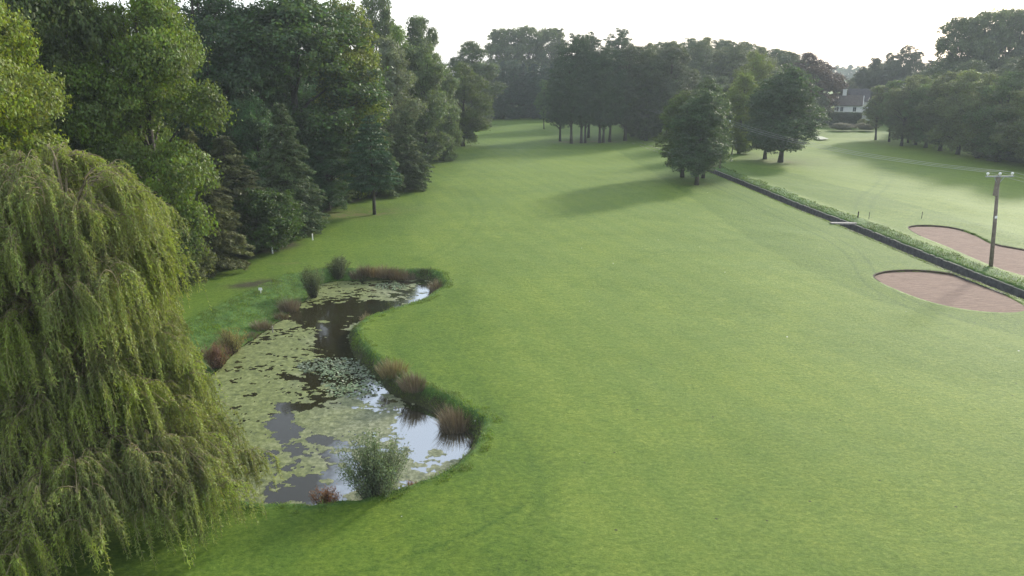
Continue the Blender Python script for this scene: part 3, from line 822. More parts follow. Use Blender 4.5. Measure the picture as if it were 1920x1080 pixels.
def tree_at(kind, var, x, y, H, Wd, col, label, group=None, rz=None, z=None, seedrot=None):
    crown, trunk, h0, w0 = PROTO[kind][var % len(PROTO[kind])]
    if z is None: z = float(base_h(np.array([x]), np.array([y]))[0])
    e = empty(NAMES[kind], (x, y, z), rt.uniform(0, 2 * PI) if rz is None else rz)
    e.scale = (Wd / w0, Wd / w0, H / h0)
    tag(e, label, 'bush' if kind == 'bush' else 'tree', group)
    t = bpy.data.objects.new('trunk' if kind != 'bush' else 'stem', trunk); COL.objects.link(t); t.parent = e
    c_ = bpy.data.objects.new('crown' if kind != 'bush' else 'foliage', crown); COL.objects.link(c_); c_.parent = e
    c_.color = (col[0] * 1.5, col[1] * 1.58, col[2] * 1.25, 1)
    return e
def T(kind, var, u, Y_, vt, wpx, col, label, group=None, rz=None, umid=None):
    """u: trunk foot direction at the ground, Y_: distance, vt: height of its top in the picture, wpx: width"""
    _, vb = proj(0, Y_, 0)
    x, _ = at_dist(u, vb, Y_)
    z0 = float(base_h(np.array([x]), np.array([Y_]))[0])
    H = at_dist(u, vt, Y_)[1] - z0
    return tree_at(kind, var, x, Y_, H, wpx * Y_ / 1430, col, label, group, rz)

G_dark = (0.040, 0.062, 0.030); G_mid = (0.060, 0.090, 0.028); G_lit = (0.105, 0.135, 0.030); G_blue = (0.038, 0.072, 0.042)
G_grey = (0.085, 0.105, 0.075); G_brn = (0.075, 0.078, 0.040); G_pine = (0.034, 0.052, 0.034); G_red = (0.040, 0.024, 0.028); G_yel = (0.125, 0.140, 0.030)

# left wood, front to back
T('near', 0, -10, 47, -60, 430, (0.115, 0.140, 0.028), 'big yellow green broadleaf tree overhanging the willow top', rz=2.2)
T('oak', 1, 145, 60, -220, 260, (0.06, 0.08, 0.03), 'tall tree whose dark bare trunk rises behind the willow', rz=.3)
T('near2', 0, 315, 63, -70, 330, (0.078, 0.108, 0.028), 'large green tree with lit lobes over brown conifer boughs', rz=1.1)
T('spruce', 0, 385, 70, 238, 190, G_brn, 'brownish spruce with drooping boughs just past the willow', rz=.4)
T('bush', 0, 345, 64, 425, 120, (0.085, 0.095, 0.04), 'olive bush at the lawn corner beside the willow')
T('spruce', 1, 440, 78, 250, 190, (0.055, 0.06, 0.032), 'dark spruce directly behind the round bush at the wood edge', rz=2)
T('bush', 0, 500, 78, 352, 165, (0.042, 0.068, 0.026), 'large round dark bush at the wood edge behind the white posts', rz=1)
T('spruce', 1, 545, 86, 188, 150, (0.060, 0.080, 0.045), 'greyish pointed conifer at the wood edge above the round bush', rz=1.4)
T('poplar', 0, 495, 90, 188, 100, (0.042, 0.078, 0.042), 'slim blue green tree left of the greyish pointed conifer')
T('oak', 0, 560, 104, -55, 330, (0.040, 0.064, 0.030), 'huge dark spreading tree topping the middle of left wood', rz=.9)
T('oak', 2, 400, 96, -60, 260, (0.036, 0.06, 0.034), 'dark blue green tree with sky showing at its top')
T('oak', 1, 665, 112, 0, 175, (0.098, 0.118, 0.030), 'tall tree with yellow green sunlit cascade down its right side', rz=2.5)
T('oak', 2, 616, 101, 238, 112, G_blue, 'low spreading blue green tree at wood edge left of the cedar', rz=.2)
T('cedar', 0, 702, W(701, 401)[1], 215, 112, (0.034, 0.066, 0.038), 'small cedar standing on a bare trunk at the lawn edge', rz=.5)
T('spruce', 0, 704, 113, 130, 112, (0.062, 0.086, 0.036), 'tall lit spruce rising directly behind the small cedar', rz=2.7)
T('spruce', 1, 765, 120, 205, 110, (0.058, 0.076, 0.042), 'leaning grey green spruce right of the small cedar', rz=.1)
T('oak', 1, 735, 135, 70, 130, (0.090, 0.105, 0.085), 'silvery grey tree above the lit spruce')
T('oak', 0, 752, 150, 48, 90, (0.075, 0.11, 0.03), 'rounded green dome of a tree beside the silvery tree')
T('poplar', 0, 800, 150, 88, 100, (0.070, 0.095, 0.055), 'tall pale poplar near the end of left wood')
T('poplar', 0, 828, 160, 120, 80, (0.075, 0.10, 0.065), 'pale green poplar last before the round dark tree', rz=1.7)
T('bush', 1, 833, 158, 218, 70, (0.07, 0.095, 0.05), 'low hanging pale bush under the last poplar')
T('airy', 1, 718, 172, -6, 90, (0.06, 0.08, 0.04), 'tall open topped tree standing against sky behind the wood')
T('airy', 1, 795, 178, 32, 80, (0.06, 0.08, 0.045), 'second open topped tree against sky, lower and further right', rz=2)
T('oak', 0, 868, 190, 118, 105, (0.052, 0.070, 0.024), 'round dark tree ending the left wood at the fairway', rz=.6)
T('oak', 1, 888, 250, 78, 110, (0.05, 0.07, 0.04), 'tall dark tree just behind the round dark tree')
# unseen or barely seen depth of the wood
rw = random.Random(5)
for i in range(60):
    y = rw.uniform(52, 250); x = float(wood_x(np.array([y]))[0]) - rw.uniform(9, 60)
    hm = rw.uniform(17, 27) * (1 if y < 150 else .95)
    if x / y < -.85: continue
    tree_at(rw.choice(['oak', 'oak', 'poplar']), rw.randint(0, 2), x, y, hm, rw.uniform(9, 14), (0.036 * rw.uniform(.9, 1.3), 0.058 * rw.uniform(.9, 1.3), 0.030),
            'dark inner tree of the dense wood left of the fairway', 'inner trees of the left wood')
for i in range(26):
    y = rw.uniform(60, 190); x = float(wood_x(np.array([y]))[0]) - rw.uniform(2, 9)
    tree_at('bush', i, x, y, rw.uniform(3, 6), rw.uniform(4, 7), (0.038, 0.055, 0.03), 'dark undergrowth bush filling gaps below the left wood', 'undergrowth bushes of the left wood')

# far end of the fairway
for i, (u, vt, w) in enumerate(((948, 55, 80), (990, 50, 70), (1032, 54, 70))):
    T('airy', i % 2, u, 330 + i * 6, vt, w, (0.06, 0.078, 0.045), ['leftmost of three tall thin crowned trees on skyline beyond the green', 'middle of three tall thin crowned trees on skyline beyond the green',
      'rightmost of three tall thin crowned trees on skyline beyond the green'][i], 'thin crowned trees on the skyline')
rw = random.Random(8)
for i in range(9):
    u = 905 + i * 19
    T('spruce' if i % 3 else 'pine', i, u, 284 + rw.uniform(0, 14), 112 + rw.uniform(-4, 14), 75, (0.032, 0.05, 0.036), 'dark conifer in the wall of trees behind the far green', 'dark trees behind the far green')
T('thin', 0, 1020, 243, 150, 34, (0.05, 0.08, 0.045), 'slender young tree on the far green left of the pine grove')
gl = ['leftmost pine of grove at fairway end, its trunk standing apart', 'second pine from left in grove at fairway end', 'third pine from left in grove at fairway end',
      'fourth pine from left in grove at fairway end', 'small rear pine in the middle of the grove', 'third pine from right in grove at fairway end', 'second pine from right in grove at fairway end', 'rightmost pine of grove at fairway end']
for i, (u, v, vt, w) in enumerate(((1050, 265, 100, 66), (1071, 269, 62, 80), (1090, 268, 66, 80), (1097, 268, 84, 70), (1103, 259, 60, 76), (1124, 268, 84, 76), (1131, 267, 98, 70), (1143, 266, 90, 80))):
    T('pine', i, u, W(u, v)[1], vt, w, (0.034, 0.050, 0.032), gl[i], 'pines of the grove at the fairway end')
T('pine', 1, 1155, 262, 52, 70, G_pine, 'tall narrow conifer poking above the grove on the skyline')
for i in range(8):
    T('oak' if i % 2 else 'pine', i, 1172 + i * 13, 205 + (i % 3) * 14, 82 + (i * 37 % 17), 90, (0.042, 0.052, 0.036), 'dark tree massed between the pine grove and ditch end', 'dark trees at the ditch end')
for i in range(20):
    u = 1180 + i * 17
    top = np.interp(u, [1180, 1260, 1320, 1400, 1460, 1510], [88, 78, 72, 80, 98, 118])
    T(['oak', 'pine'][i % 2], i, u, 262 + (i * 53 % 41), float(top) + rw.uniform(-5, 5), 88, (0.045 + .01 * (i % 3), 0.062 + .008 * (i % 3), 0.038), 'treetop of the distant wooded rise right of the pine grove', 'trees of the distant rise')
for i in range(10):
    u = 1200 + i * 30
    T('oak', i, u, 225 + (i * 31 % 30), 125 + (i * 29 % 25), 80, (0.04, 0.056, 0.036), 'dark understorey tree below the distant wooded rise', 'understorey of the distant rise')
T('oak', 2, 1402, 205, 98, 92, (0.085, 0.105, 0.035), 'yellowish dome shaped tree behind the big round pine')
T('oak', 1, 1385, 172, 138, 80, (0.085, 0.110, 0.032), 'lighter green tree at the left flank of big round pine')
T('thin', 0, 1352, 176, 225, 30, (0.14, 0.16, 0.03), 'little yellow green tree behind the wooden pole')
T('thin', 0, 1372, 170, 215, 34, (0.10, 0.13, 0.03), 'small light tree between pole and big round pine')
T('lowpine', 1, 1463, W(1463, 304)[1], 122, 142, (0.040, 0.062, 0.040), 'big round pine standing alone across the ditch', rz=.6)
T('lowpine', 0, 1434, W(1463, 298)[1], 150, 100, (0.045, 0.066, 0.034), 'smaller pine tucked behind the big round pine', rz=2)
T('lowpine', 0, 1279, W(1279, 333)[1], 170, 112, (0.050, 0.070, 0.028), 'round crowned left tree of the trio by the ditch', rz=2)
T('lowpine', 1, 1306, W(1306, 346)[1], 168, 118, (0.044, 0.066, 0.044), 'ragged pine in front of the trio by the ditch', rz=1.2)
T('lowpine', 0, 1318, W(1318, 334)[1], 148, 96, (0.046, 0.068, 0.044), 'rear pine of the trio by the ditch, tallest', rz=.2)
# copper beeches and trees about the cottage
T('oak', 2, 1500, 272, 100, 125, G_red, 'purple copper beech nearer the big pine, left of cottage', rz=1)
T('oak', 0, 1538, 280, 120, 92, G_red, 'purple copper beech standing against the cottage')
T('oak', 1, 1468, 280, 98, 80, (0.04, 0.05, 0.036), 'dark green tree left of the copper beeches')
T('bush', 0, 1530, 262, 178, 50, (0.045, 0.055, 0.045), 'dark bush between the copper beech and the hedge')
T('oak', 0, 1583, 300, 150, 50, (0.07, 0.075, 0.05), 'small pale tree beside the cottage chimney')
for i, (u, vt, w) in enumerate(((1605, 124, 40), (1628, 108, 60), (1655, 100, 60), (1682, 84, 56), (1704, 92, 50), (1730, 112, 60), (1645, 120, 60))):
    T('pine' if i in (3, 4, 5) else 'oak', i, u, 305 + (i % 3) * 8, vt, w, (0.040, 0.048, 0.038),
      ['low tree at left end of the row behind the cottage', 'rounded tree second in the row behind the cottage', 'dark rounded tree mid row behind the cottage', 'tallest ragged conifer in the row right of cottage',
       'second ragged conifer right of the tallest in cottage row', 'last conifer of cottage row before the right wood', 'low dark tree filling the cottage row'][i], 'trees behind the cottage')
# right wood
rtl = [('thin', 1642, 262, 160, 62), ('thin', 1667, 266, 150, 60), ('park', 1690, 274, 145, 84), ('thin', 1702, 268, 140, 60), ('park', 1716, 272, 146, 84), ('park', 1735, 278, 138, 90), ('park', 1762, 284, 136, 100),
       ('park', 1795, 290, 134, 110), ('park', 1832, 297, 138, 110), ('park', 1870, 303, 136, 120), ('spruce', 1890, 300, 92, 120), ('park', 1925, 312, 146, 130), ('park', 1965, 322, 140, 140)]
rlab = ['first slim tree at the cottage end of right wood', 'second slim tree from the cottage end of right wood', 'third tree from the cottage end of right wood', 'slim tree set back behind the third tree of right wood',
        'fourth tree along the front of right wood', 'fifth tree along the front of right wood', 'sixth tree along the front of right wood', 'seventh tree along front of right wood, pale topped',
        'eighth tree along the front of right wood', 'ninth tree along front of right wood, above power pole', 'tall pointed conifer rising behind the power pole top', 'last big tree at the picture edge above the wires',
        'edge tree beyond the last big tree of right wood']
for i, (k_, u, v, vt, w) in enumerate(rtl):
    T(k_, i, u, W(u, v)[1], vt, w, ((0.078, 0.094, 0.054), (0.062, 0.088, 0.050), (0.070, 0.080, 0.056), (0.088, 0.104, 0.060))[i % 4], rlab[i], 'front row of the right wood')
for i in range(34):
    y = rw.uniform(185, 290); u = rw.uniform(1690, 2150)
    if y < 200 and u < 1790: continue
    T('oak', i, u, y, float(np.interp(u, [1690, 1760, 1900, 2150], [150, 128, 112, 90])) + rw.uniform(-8, 14), 110, (0.048, 0.062, 0.042), 'inner tree of the right wood above its front row', 'inner trees of the right wood')
for i, (u, vt, w) in enumerate(((1778, 34, 95), (1822, 22, 95), (1868, 18, 110), (1925, 40, 110), (1985, 30, 120))):
    T('airy', i, u, 238 + i * 5, vt, w, (0.062, 0.078, 0.05), ['leftmost tall open tree over the right wood', 'second tall open tree from left over right wood', 'third tall open tree over right wood, the highest',
      'fourth tall open tree over right wood at picture edge', 'tall tree just past the picture edge'][i], 'tall open trees over the right wood')
for i in range(14):       # low shrubs that close the foot of the woods
    u = 1850 + i * 20
    T('bush', i, u, W(u, 297 + (u - 1800) * .14)[1] + 9, 262, 80, (0.05, 0.062, 0.042), 'shrub in the shade under the right wood', 'shrubs under the right wood')
# trees far beyond the valley
for i in range(16):
    T('oak', i, 1500 + i * 13, 760 + (i * 97 % 200), 121 + (i * 31 % 7), 26, (0.06, 0.08, 0.06), 'distant tree in the gap left of the cottage row', 'trees far beyond the cottage')

# ------------------------------------------------------------------ weeping willow
def willow():
    rg_ = np.random.default_rng(77); rr = random.Random(77)
    cx, cy = -18.3, 29.0
    e = empty('willow_tree', (cx, cy, 0.0)); tag(e, 'huge weeping willow with long hanging strands beside the pond', 'tree')
    mb = MB(); mb.tube([(0, 0, -.3), (.1, 0, 1.5), (-.1, .2, 4), (.3, .1, 7), (.2, -.1, 10), (.1, 0, 12.5)], [.75, .58, .5, .38, .22, .1], 10)
    tw = MB()
    env_z = [0, 1.2, 2.6, 4, 5.2, 7.5, 9.5, 11.5, 13, 14.4, 15.6]
    env_r = [8.2, 7.8, 6.9, 5.6, 4.7, 4.3, 4.5, 4.8, 4.6, 3.7, 1.2]
    # a drooping bough every step of a golden spiral, bigger low ones
    SP_, SL, SD, ST = [], [], [], []
    nb_ = 260; G = 46; lobe = []
    for g_ in range(G):
        t = (g_ + .5) / G
        za = 2.6 + 12.9 * t ** 1.05
        lobe.append((za, g_ * 2.39996 + rg_.uniform(-.25, .25), rg_.uniform(.78, 1.10) if g_ < G - 6 else 1.0, rg_.uniform(.7, 1.35), rg_.uniform(-.12, .12)))
    for g_ in range(16):       # the low skirt on the open side
        lobe.append((2.6 + 2.4 * ((g_ * 7) % 16) / 16, R(-165) + R(165) * (g_ + .5) / 16, rg_.uniform(.88, 1.02), rg_.uniform(.8, 1.3), rg_.uniform(-.12, .12)))
    G = len(lobe); nb_ = 345
    for k in range(nb_):
        lz, la, lr_, ll, lt = lobe[k % G]
        za = max(2.3, lz + rg_.uniform(-.45, .45))
        a = la + rg_.normal() * .75 / max(1.6, np.interp(lz, env_z, env_r)) 
        ra = float(np.interp(za, env_z, env_r)) * lr_ * rg_.uniform(.86, 1.03)
        if math.cos(a) > .2 and za < 5.2: ra *= 1.05
        if math.sin(a) < -.2 and za < 5: ra *= 1.16
        z0 = max(1.5, za * .62)
        pts = []; n = 12
        for i in range(n):
            s_ = i / (n - 1)
            r_ = ra * s_
            z_ = z0 + (za - z0) * math.sin(min(1, s_ / .72) * PI / 2) - max(0, s_ - .72) ** 2 * 9
            sw = .5 * math.sin(s_ * 3 + k)
            pts.append(Vector((math.cos(a) * r_ - math.sin(a) * sw, math.sin(a) * r_ + math.cos(a) * sw, z_)))
        tw.tube(pts, [max(.014, .10 * (1 - i / n) ** 1.4) for i in range(n)], 5, cap=False)
        # sub branches fan out from the bough
        for j in range(13):
            s_ = rr.uniform(.3, 1.0); i = min(n - 2, int(s_ * (n - 1))); b = pts[i].lerp(pts[i + 1], s_ * (n - 1) - i)
            da = a + rr.uniform(-1.2, 1.2); L_ = rr.uniform(.6, 1.6) * (1.15 - .4 * s_)
            up = rr.uniform(.05, .5)
            q = []
            for m_ in range(6):
                w = m_ / 5
                q.append(b + Vector((math.cos(da) * L_ * w, math.sin(da) * L_ * w, up * math.sin(w * PI * .8) - .45 * L_ * w * w)))
            tw.tube(q, [.02 * (1 - .8 * w / 5) for w in range(6)], 3, cap=False)
            for m_ in range(9):
                w = rr.uniform(.15, 1); i2 = min(4, int(w * 5)); c_ = q[i2].lerp(q[i2 + 1], w * 5 - i2)
                SP_.append(c_); SL.append(rr.uniform(.6, 1.9) * ll); ST.append(lt); SD.append((math.cos(da), math.sin(da)))
    SP_ = np.array([tuple(p_) for p_ in SP_]); SL = np.array(SL); SD = np.array(SD); ST = np.array(ST)
    rad = np.hypot(SP_[:, 0], SP_[:, 1])
    env = np.interp(SP_[:, 2], env_z, env_r)
    keep = rg_.random(len(SP_)) < np.clip(.25 + .9 * (rad / env) ** 2, 0, 1)
    SP_, SL, SD, ST = SP_[keep], SL[keep], SD[keep], ST[keep]
    SL = np.minimum(SL, np.maximum(.5, SP_[:, 2] - .15 + rg_.uniform(0, .5, len(SL)) * 0))
    n = len(SP_); K = 7
    ph = rg_.uniform(0, 6.28, n)
    tt = np.linspace(0, 1, K)[None, :, None]
    # the strands start outwards and then hang, blown a little to one side
    out = np.stack([SD[:, 0], SD[:, 1]], 1)[:, None, :] * (1 - np.exp(-tt * 3)) * rg_.uniform(.12, .42, n)[:, None, None] * SL[:, None, None] * .55
    wob = np.stack([np.sin(ph[:, None] + tt[..., 0] * 4), np.cos(ph[:, None] * 1.7 + tt[..., 0] * 3.4)], 2) * .07
    xy = SP_[:, None, :2] + out + wob + np.array([.10, -.03]) * (tt ** 1.5) * SL[:, None, None]
    zz = SP_[:, None, 2] + .10 * np.sin(tt[..., 0] * PI) - SL[:, None] * tt[..., 0] ** 1.15
    S = np.concatenate([xy, zz[..., None]], 2)               # n, K, 3
    side = rg_.normal(size=(n, 1, 3)); side[..., 2] = 0; side /= np.linalg.norm(side, axis=2)[..., None]
    Aq = S - side * .006; Bq = S + side * .006
    V = np.stack([Aq, Bq], 2).reshape(-1, 3)
    idx = np.arange(n * K * 2).reshape(n, K, 2)
    Fq = np.stack([idx[:, :-1, 0], idx[:, :-1, 1], idx[:, 1:, 1], idx[:, 1:, 0]], 3 - 1).reshape(-1, 4)
    sme = mesh_np('strands', V, Fq); 
    # leaves all along each strand
    per = np.maximum(12, (SL * 25).astype(int)); own = np.repeat(np.arange(n), per); M_ = len(own)
    w = rg_.uniform(.02, 1, M_) * (K - 1); i = np.minimum(K - 2, w.astype(int)); f = (w - i)[:, None]
    P = S[own, i] * (1 - f) + S[own, i + 1] * f
    a = rg_.normal(size=(M_, 3)) * .55; a[:, 2] -= .75; a[:, :2] += SD[own] * .35; a /= np.linalg.norm(a, axis=1)[:, None]
    b = np.cross(a, rg_.normal(size=(M_, 3))); b /= np.linalg.norm(b, axis=1)[:, None]
    s_ = rg_.uniform(.10, .20, M_)[:, None]; wd = rg_.uniform(.026, .042, M_)[:, None]
    P = P + a * s_ * .4
    LV = np.stack([P - a * s_ * .5, P + b * wd * .5, P + a * s_ * .5, P - b * wd * .5], 1).reshape(-1, 3)
    tint = np.clip(rg_.random(n)[own] * .5 + rg_.random(M_) * .4 + .05 + ST[own], 0, 1)
    lme = mesh_np('crown', LV, np.arange(M_ * 4).reshape(M_, 4), rnd=tint); lme.materials.append(M_willow)
    link('trunk', mb.mesh('trunk', [M_bark], True), e)
    link('branches', tw.mesh('branches', [M_twig], True), e)
    c_ = link('crown', lme, e); st = link('strands', sme, c_, mat=M_twig)
    print('willow strands', n, 'leaves', M_)
willow()

# ------------------------------------------------------------------ reeds and shrubs of the pond
def reed(u, v, h, wd, col, label, n=260, group=None, dx=1.0, z=WZ, cat='reeds', spread=.55):
    rg_ = np.random.default_rng(int(u * 7 + v)); x, y = W(u, v, z); z = max(z, float(gz([x], [y])[0]))
    a = rg_.random(n) * 2 * PI; r = rg_.random(n) ** .6 * wd * .26
    px_, py_ = np.cos(a) * r * dx, np.sin(a) * r
    n = int(n * 1.5); a = rg_.random(n) * 2 * PI; r = rg_.random(n) ** .55 * wd * .36
    lx_ = .75 + .5 * vnoise(np.cos(a) * 1.7 + u, np.sin(a) * 1.7 + v, 3); px_, py_ = np.cos(a) * r * dx * lx_, np.sin(a) * r * lx_
    l = .88 * h * rg_.uniform(.35, 1.0, n) * (1.05 - .35 * (r / (wd * .36)) ** 2) * lx_; ww = rg_.uniform(.010, .022, n)
    d = np.stack([px_ / (wd * .36) * spread * rg_.uniform(.3, 1, n) - .05, py_ / (wd * .36) * spread * rg_.uniform(.3, 1, n), np.ones(n)], 1); d /= np.linalg.norm(d, axis=1)[:, None]
    b = rg_.uniform(0, 2 * PI, n); side = np.stack([np.cos(b), np.sin(b), np.zeros(n)], 1) * (ww * .5)[:, None]
    P = np.stack([px_, py_, np.zeros(n) - .1], 1); m_ = P + d * (l * .6)[:, None]; tp = m_ + (d * np.array([1.9, 1.9, .8])) * (l * .42)[:, None]
    V = np.stack([P - side, P + side, m_ + side, m_ - side, tp + side * .3, tp - side * .3], 1).reshape(-1, 3)
    i = np.arange(n) * 6
    Fq = np.concatenate([np.stack([i, i + 1, i + 2, i + 3], 1), np.stack([i + 3, i + 2, i + 4, i + 5], 1)])
    rn = rg_.random(n)
    me = mesh_np('reed_clump', V, Fq, rnd=np.concatenate([rn, rn])); me.materials.append(M_reed)
    o = link('reed_clump', me, loc=(x, y, z)); o.color = (*col, 1)
    return tag(o, label, cat, group)
RB = (0.165, 0.132, 0.096); RT = (0.26, 0.215, 0.13); RD = (0.12, 0.098, 0.066)
g = 'reed clumps around the pond'
reed(738, 722, 1.5, 2.3, (0.21, 0.18, 0.10), 'straw coloured reed clump, farthest of three on the lawn bank', 520, g)
reed(778, 748, 1.4, 2.2, RB, 'middle brown reed clump of three on the lawn bank', 520, g)
reed(854, 802, 1.75, 2.3, RB, 'largest rusty reed clump at the pond bend by the lawn', 620, g)
reed(888, 832, .7, .7, RD, 'small dark tuft right of the largest rusty reed clump', 120, g)
reed(820, 545, 1.5, 2.0, RB, 'rusty reed clump at the far right corner of pond', 420, g)
for i in range(7): reed(672 + i * 15, 524, 1.3 + .15 * (i % 2), 2.2, (RB, RD, (0.18, 0.13, 0.08))[i % 3], 'brown reed stand along the far end of the pond', 380, 'reed stand at the far end')
reed(800, 522, .8, 2.2, (0.05, 0.055, 0.03), 'dark sedge tuft between reed stand and rusty corner clump', 300, g)
reed(686, 600, .9, 1.3, RT, 'pale sparse grass tuft on the lawn point', 90, g)
reed(545, 582, 1.7, 2.0, RB, 'rusty reed clump below the grey shrub on left bank', 460, g)
reed(528, 597, 1.0, 1.4, RD, 'dull brown tuft beside the small stakes', 240, g)
reed(492, 616, 1.0, 2.0, RB, 'low rounded brown reed clump on left bank', 460, g)
reed(470, 632, .6, 1.8, RD, 'low dark tuft between brown clump and red bush', 200, g)
for i in range(7): reed(760 + i * 9, 578 - i * 4, .4, .6, (0.07, 0.045, 0.04), 'dark water plant sprig off the lawn point', 30, 'dark water plants')

def pond_shrub(u, v, h, wd, col, label, nstem=60, leaf=.07, nleaf=9000, z=WZ, dens=1.0, name='waterside_shrub', spread=.6, squash=1.0):
    rg_ = np.random.default_rng(int(u + v * 3)); rr = random.Random(int(u)); x, y = W(u, v, z)
    e = empty(name, (x, y, z)); tag(e, label, 'shrub')
    mb = MB(); P = []
    for k in range(nstem):
        a = rr.uniform(0, 2 * PI); sp = rr.random() ** .7 * spread; l = h * rr.uniform(.6, 1.05) * (1 - .25 * sp)
        b0 = Vector((math.cos(a) * sp * wd * .12, math.sin(a) * sp * wd * .12 * squash, -.15))
        tp = Vector((math.cos(a) * sp * wd * .62, math.sin(a) * sp * wd * .62 * squash, l))
        mid_ = b0.lerp(tp, .5) + Vector((rr.uniform(-.1, .1), rr.uniform(-.1, .1), l * .08))
        mb.tube([b0, mid_, tp], [.022, .013, .004], 3, cap=False)
        m_ = int(nleaf / nstem); t = rg_.uniform(.12, 1, m_) ** .8
        q = np.where((t < .5)[:, None], np.array(b0) + (np.array(mid_) - np.array(b0)) * (t * 2)[:, None], np.array(mid_) + (np.array(tp) - np.array(mid_)) * (t * 2 - 1)[:, None])
        P.append(q + rg_.normal(size=(m_, 3)) * .09 * (wd / 3))
    P = np.concatenate(P)
    link('stem', mb.mesh('stem', [M_bark]), e)
    f = link('foliage', leaves_mesh('foliage', leaf_quads(P, leaf, rg_, .4, .2), rg_, M_leaf), e); f.color = (*col, 1)
    return e
pond_shrub(706, 944, 3.6, 4.0, (0.12, 0.165, 0.095), 'grey green willow shrub standing in the near end of pond', 95, .10, 15000, spread=.75)
pond_shrub(612, 951, 1.0, 2.2, (0.20, 0.10, 0.06), 'low reddish shrub left of the grey green willow shrub', 40, .08, 2600, squash=.5)
pond_shrub(775, 925, .7, 1.4, (0.20, 0.10, 0.06), 'low red tinged plant right of the grey green shrub', 26, .07, 1200, squash=.6)
pond_shrub(408, 690, 1.9, 3.0, (0.15, 0.085, 0.065), 'dark red waterside bush beside the hanging willow', 60, .09, 5200)
pond_shrub(436, 662, 1.8, 3.0, (0.17, 0.15, 0.075), 'olive brown waterside bush behind the dark red one', 60, .09, 5200)
pond_shrub(588, 558, 2.9, 3.0, (0.10, 0.125, 0.065), 'grey olive shrub at the far left corner of pond', 70, .11, 6000)
pond_shrub(635, 524, 2.3, 3.4, (0.08, 0.10, 0.055), 'dark rounded shrub at left end of the reed stand', 60, .11, 6000)
pond_shrub(640, 500, 1.2, 2.2, (0.11, 0.15, 0.08), 'pale plant on the bank above the rounded shrub', 30, .1, 1600, z=-.1)
rr_ = random.Random(4)

# ------------------------------------------------------------------ posts
def post(name, u, v, h, w, mat, label, group=None, cap=True):
    x, y = W(u, v, 0); z = float(gz([x], [y])[0])
    mb = MB(); mb.tube([(0, 0, -.1), (0, 0, h)], w / 2, 8); mb.tube([(0, 0, h), (0, 0, h + w * .35)], [w / 2, w * .12], 8)
    o = link(name, mb.mesh(name, [mat], False), loc=(x, y, z)); tag(o, label, 'post', group); return o
post('marker_post', 421, 493, .72, .17, M_white, 'white marker post nearest the weeping willow', 'white marker posts')
post('marker_post', 511, 474, .72, .16, M_white, 'white marker post in front of the large round bush', 'white marker posts')
post('marker_post', 586, 448, .72, .14, M_white, 'white marker post right of the large round bush', 'white marker posts')
post('marker_post', 938, 221, 1.1, .30, M_white, 'tiny white post on the far green', 'white marker posts')
post('stake', 1608, 412, .8, .16, M_bark, 'short dark stake on the bank just past the footbridge')
post('stake', 1629, 411, .9, .07, M_bark, 'thin stake right of the footbridge bank stake')
post('stake', 1728, 409, .9, .07, M_bark, 'lone thin stake on the lawn above the far bunker')
post('stake', 510, 606, .9, .10, M_plank, 'pale stake in the reeds on the left pond bank')
x, y = W(489, 548); z = float(gz([x], [y])[0]); e = empty('small_sign', (x, y, z)); tag(e, 'small blank white sign board on the left pond bank', 'sign')
mb = MB(); mb.box((0, 0, .15), (.05, .05, .4)); link('post', mb.mesh('post', [M_white]), e)
mb = MB(); mb.box((0, -.04, .38), (.30, .03, .22)); link('board', mb.mesh('board', [M_white]), e)
x, y = W(352, 519); mb = MB(); mb.tube([(-1.4, -.5, .1), (-.4, -.1, .16), (.5, .1, .13), (1.5, .6, .1)], [.06, .12, .11, .05], 7)
tag(link('fallen_log', mb.mesh('fallen_log', [M_plank], True), loc=(x, y, 0)), 'pale fallen log on bare ground at the willow side', 'log')

# ------------------------------------------------------------------ power line
PH = 9.2
def pole(x, y, lean, label):
    e = empty('power_pole', (x, y, 0), R(4)); tag(e, label, 'power pole', 'poles of the overhead line')
    mb = MB(); mb.tube([(0, 0, -.3), (lean * .5, 0, PH * .5), (lean, 0, PH - .15)], [.19, .165, .13], 12)
    link('pole', mb.mesh('pole', [M_pole], True), e)
    mb = MB(); mb.box((lean, -.16, PH - .28), (2.7, .1, .11)); link('crossarm', mb.mesh('crossarm', [M_steel]), e)
    mb = MB(); mb.tube([(lean, -.02, PH - 2.1), (lean, -.02, PH - .35)], .21, 10); link('sleeve', mb.mesh('sleeve', [M_pole]), e)
    for s in (-1, 1):
        mb = MB(); mb.tube([(lean + s * .55, -.12, PH - .3), (lean + s * .06, -.12, PH - .95)], .03, 5); link('brace', mb.mesh('brace', [M_steel]), e)
    mb = MB(); mb.box((lean * .62, -.20, PH * .55), (.24, .03, .24)); link('notice_plate', mb.mesh('notice_plate', [M_white]), e)
    for k in (-1, 0, 1):
        mb = MB(); mb.tube([(lean + k * 1.2, -.16, PH - .23), (lean + k * 1.2, -.16, PH - .12), (lean + k * 1.2, -.16, PH - .10), (lean + k * 1.2, -.16, PH + .02), (lean + k * 1.2, -.16, PH + .1)], [.04, .05, .12, .13, .06], 8)
        link('insulator', mb.mesh('insulator', [M_ceramic], True), e)
    return e, [Vector((x + (lean + k * 1.2) * math.cos(R(4)), y + (lean + k * 1.2) * math.sin(R(4)) - .16, PH + .12)) for k in (-1, 0, 1)]
px1, py1 = W(1858, 503)
tops = []
for (x, y, ln, lb) in ((52.0, -8.0, 0, None), (px1, py1, -.95, 'wooden power pole standing between ditch and far bunker'), (39.9, 144, 0, 'second power pole half hidden behind the trio of trees'),
                       (34.5, 222, 0, 'third power pole among dark trees at the ditch end'), (29, 300, 0, 'fourth power pole faint against the distant rise')):
    if lb is None: tops.append([Vector((x + k * 1.2, y, PH)) for k in (-1, 0, 1)])
    else: tops.append(pole(x, y, ln, lb)[1])
wl = [['left', 'middle', 'right'][k] for k in range(3)]
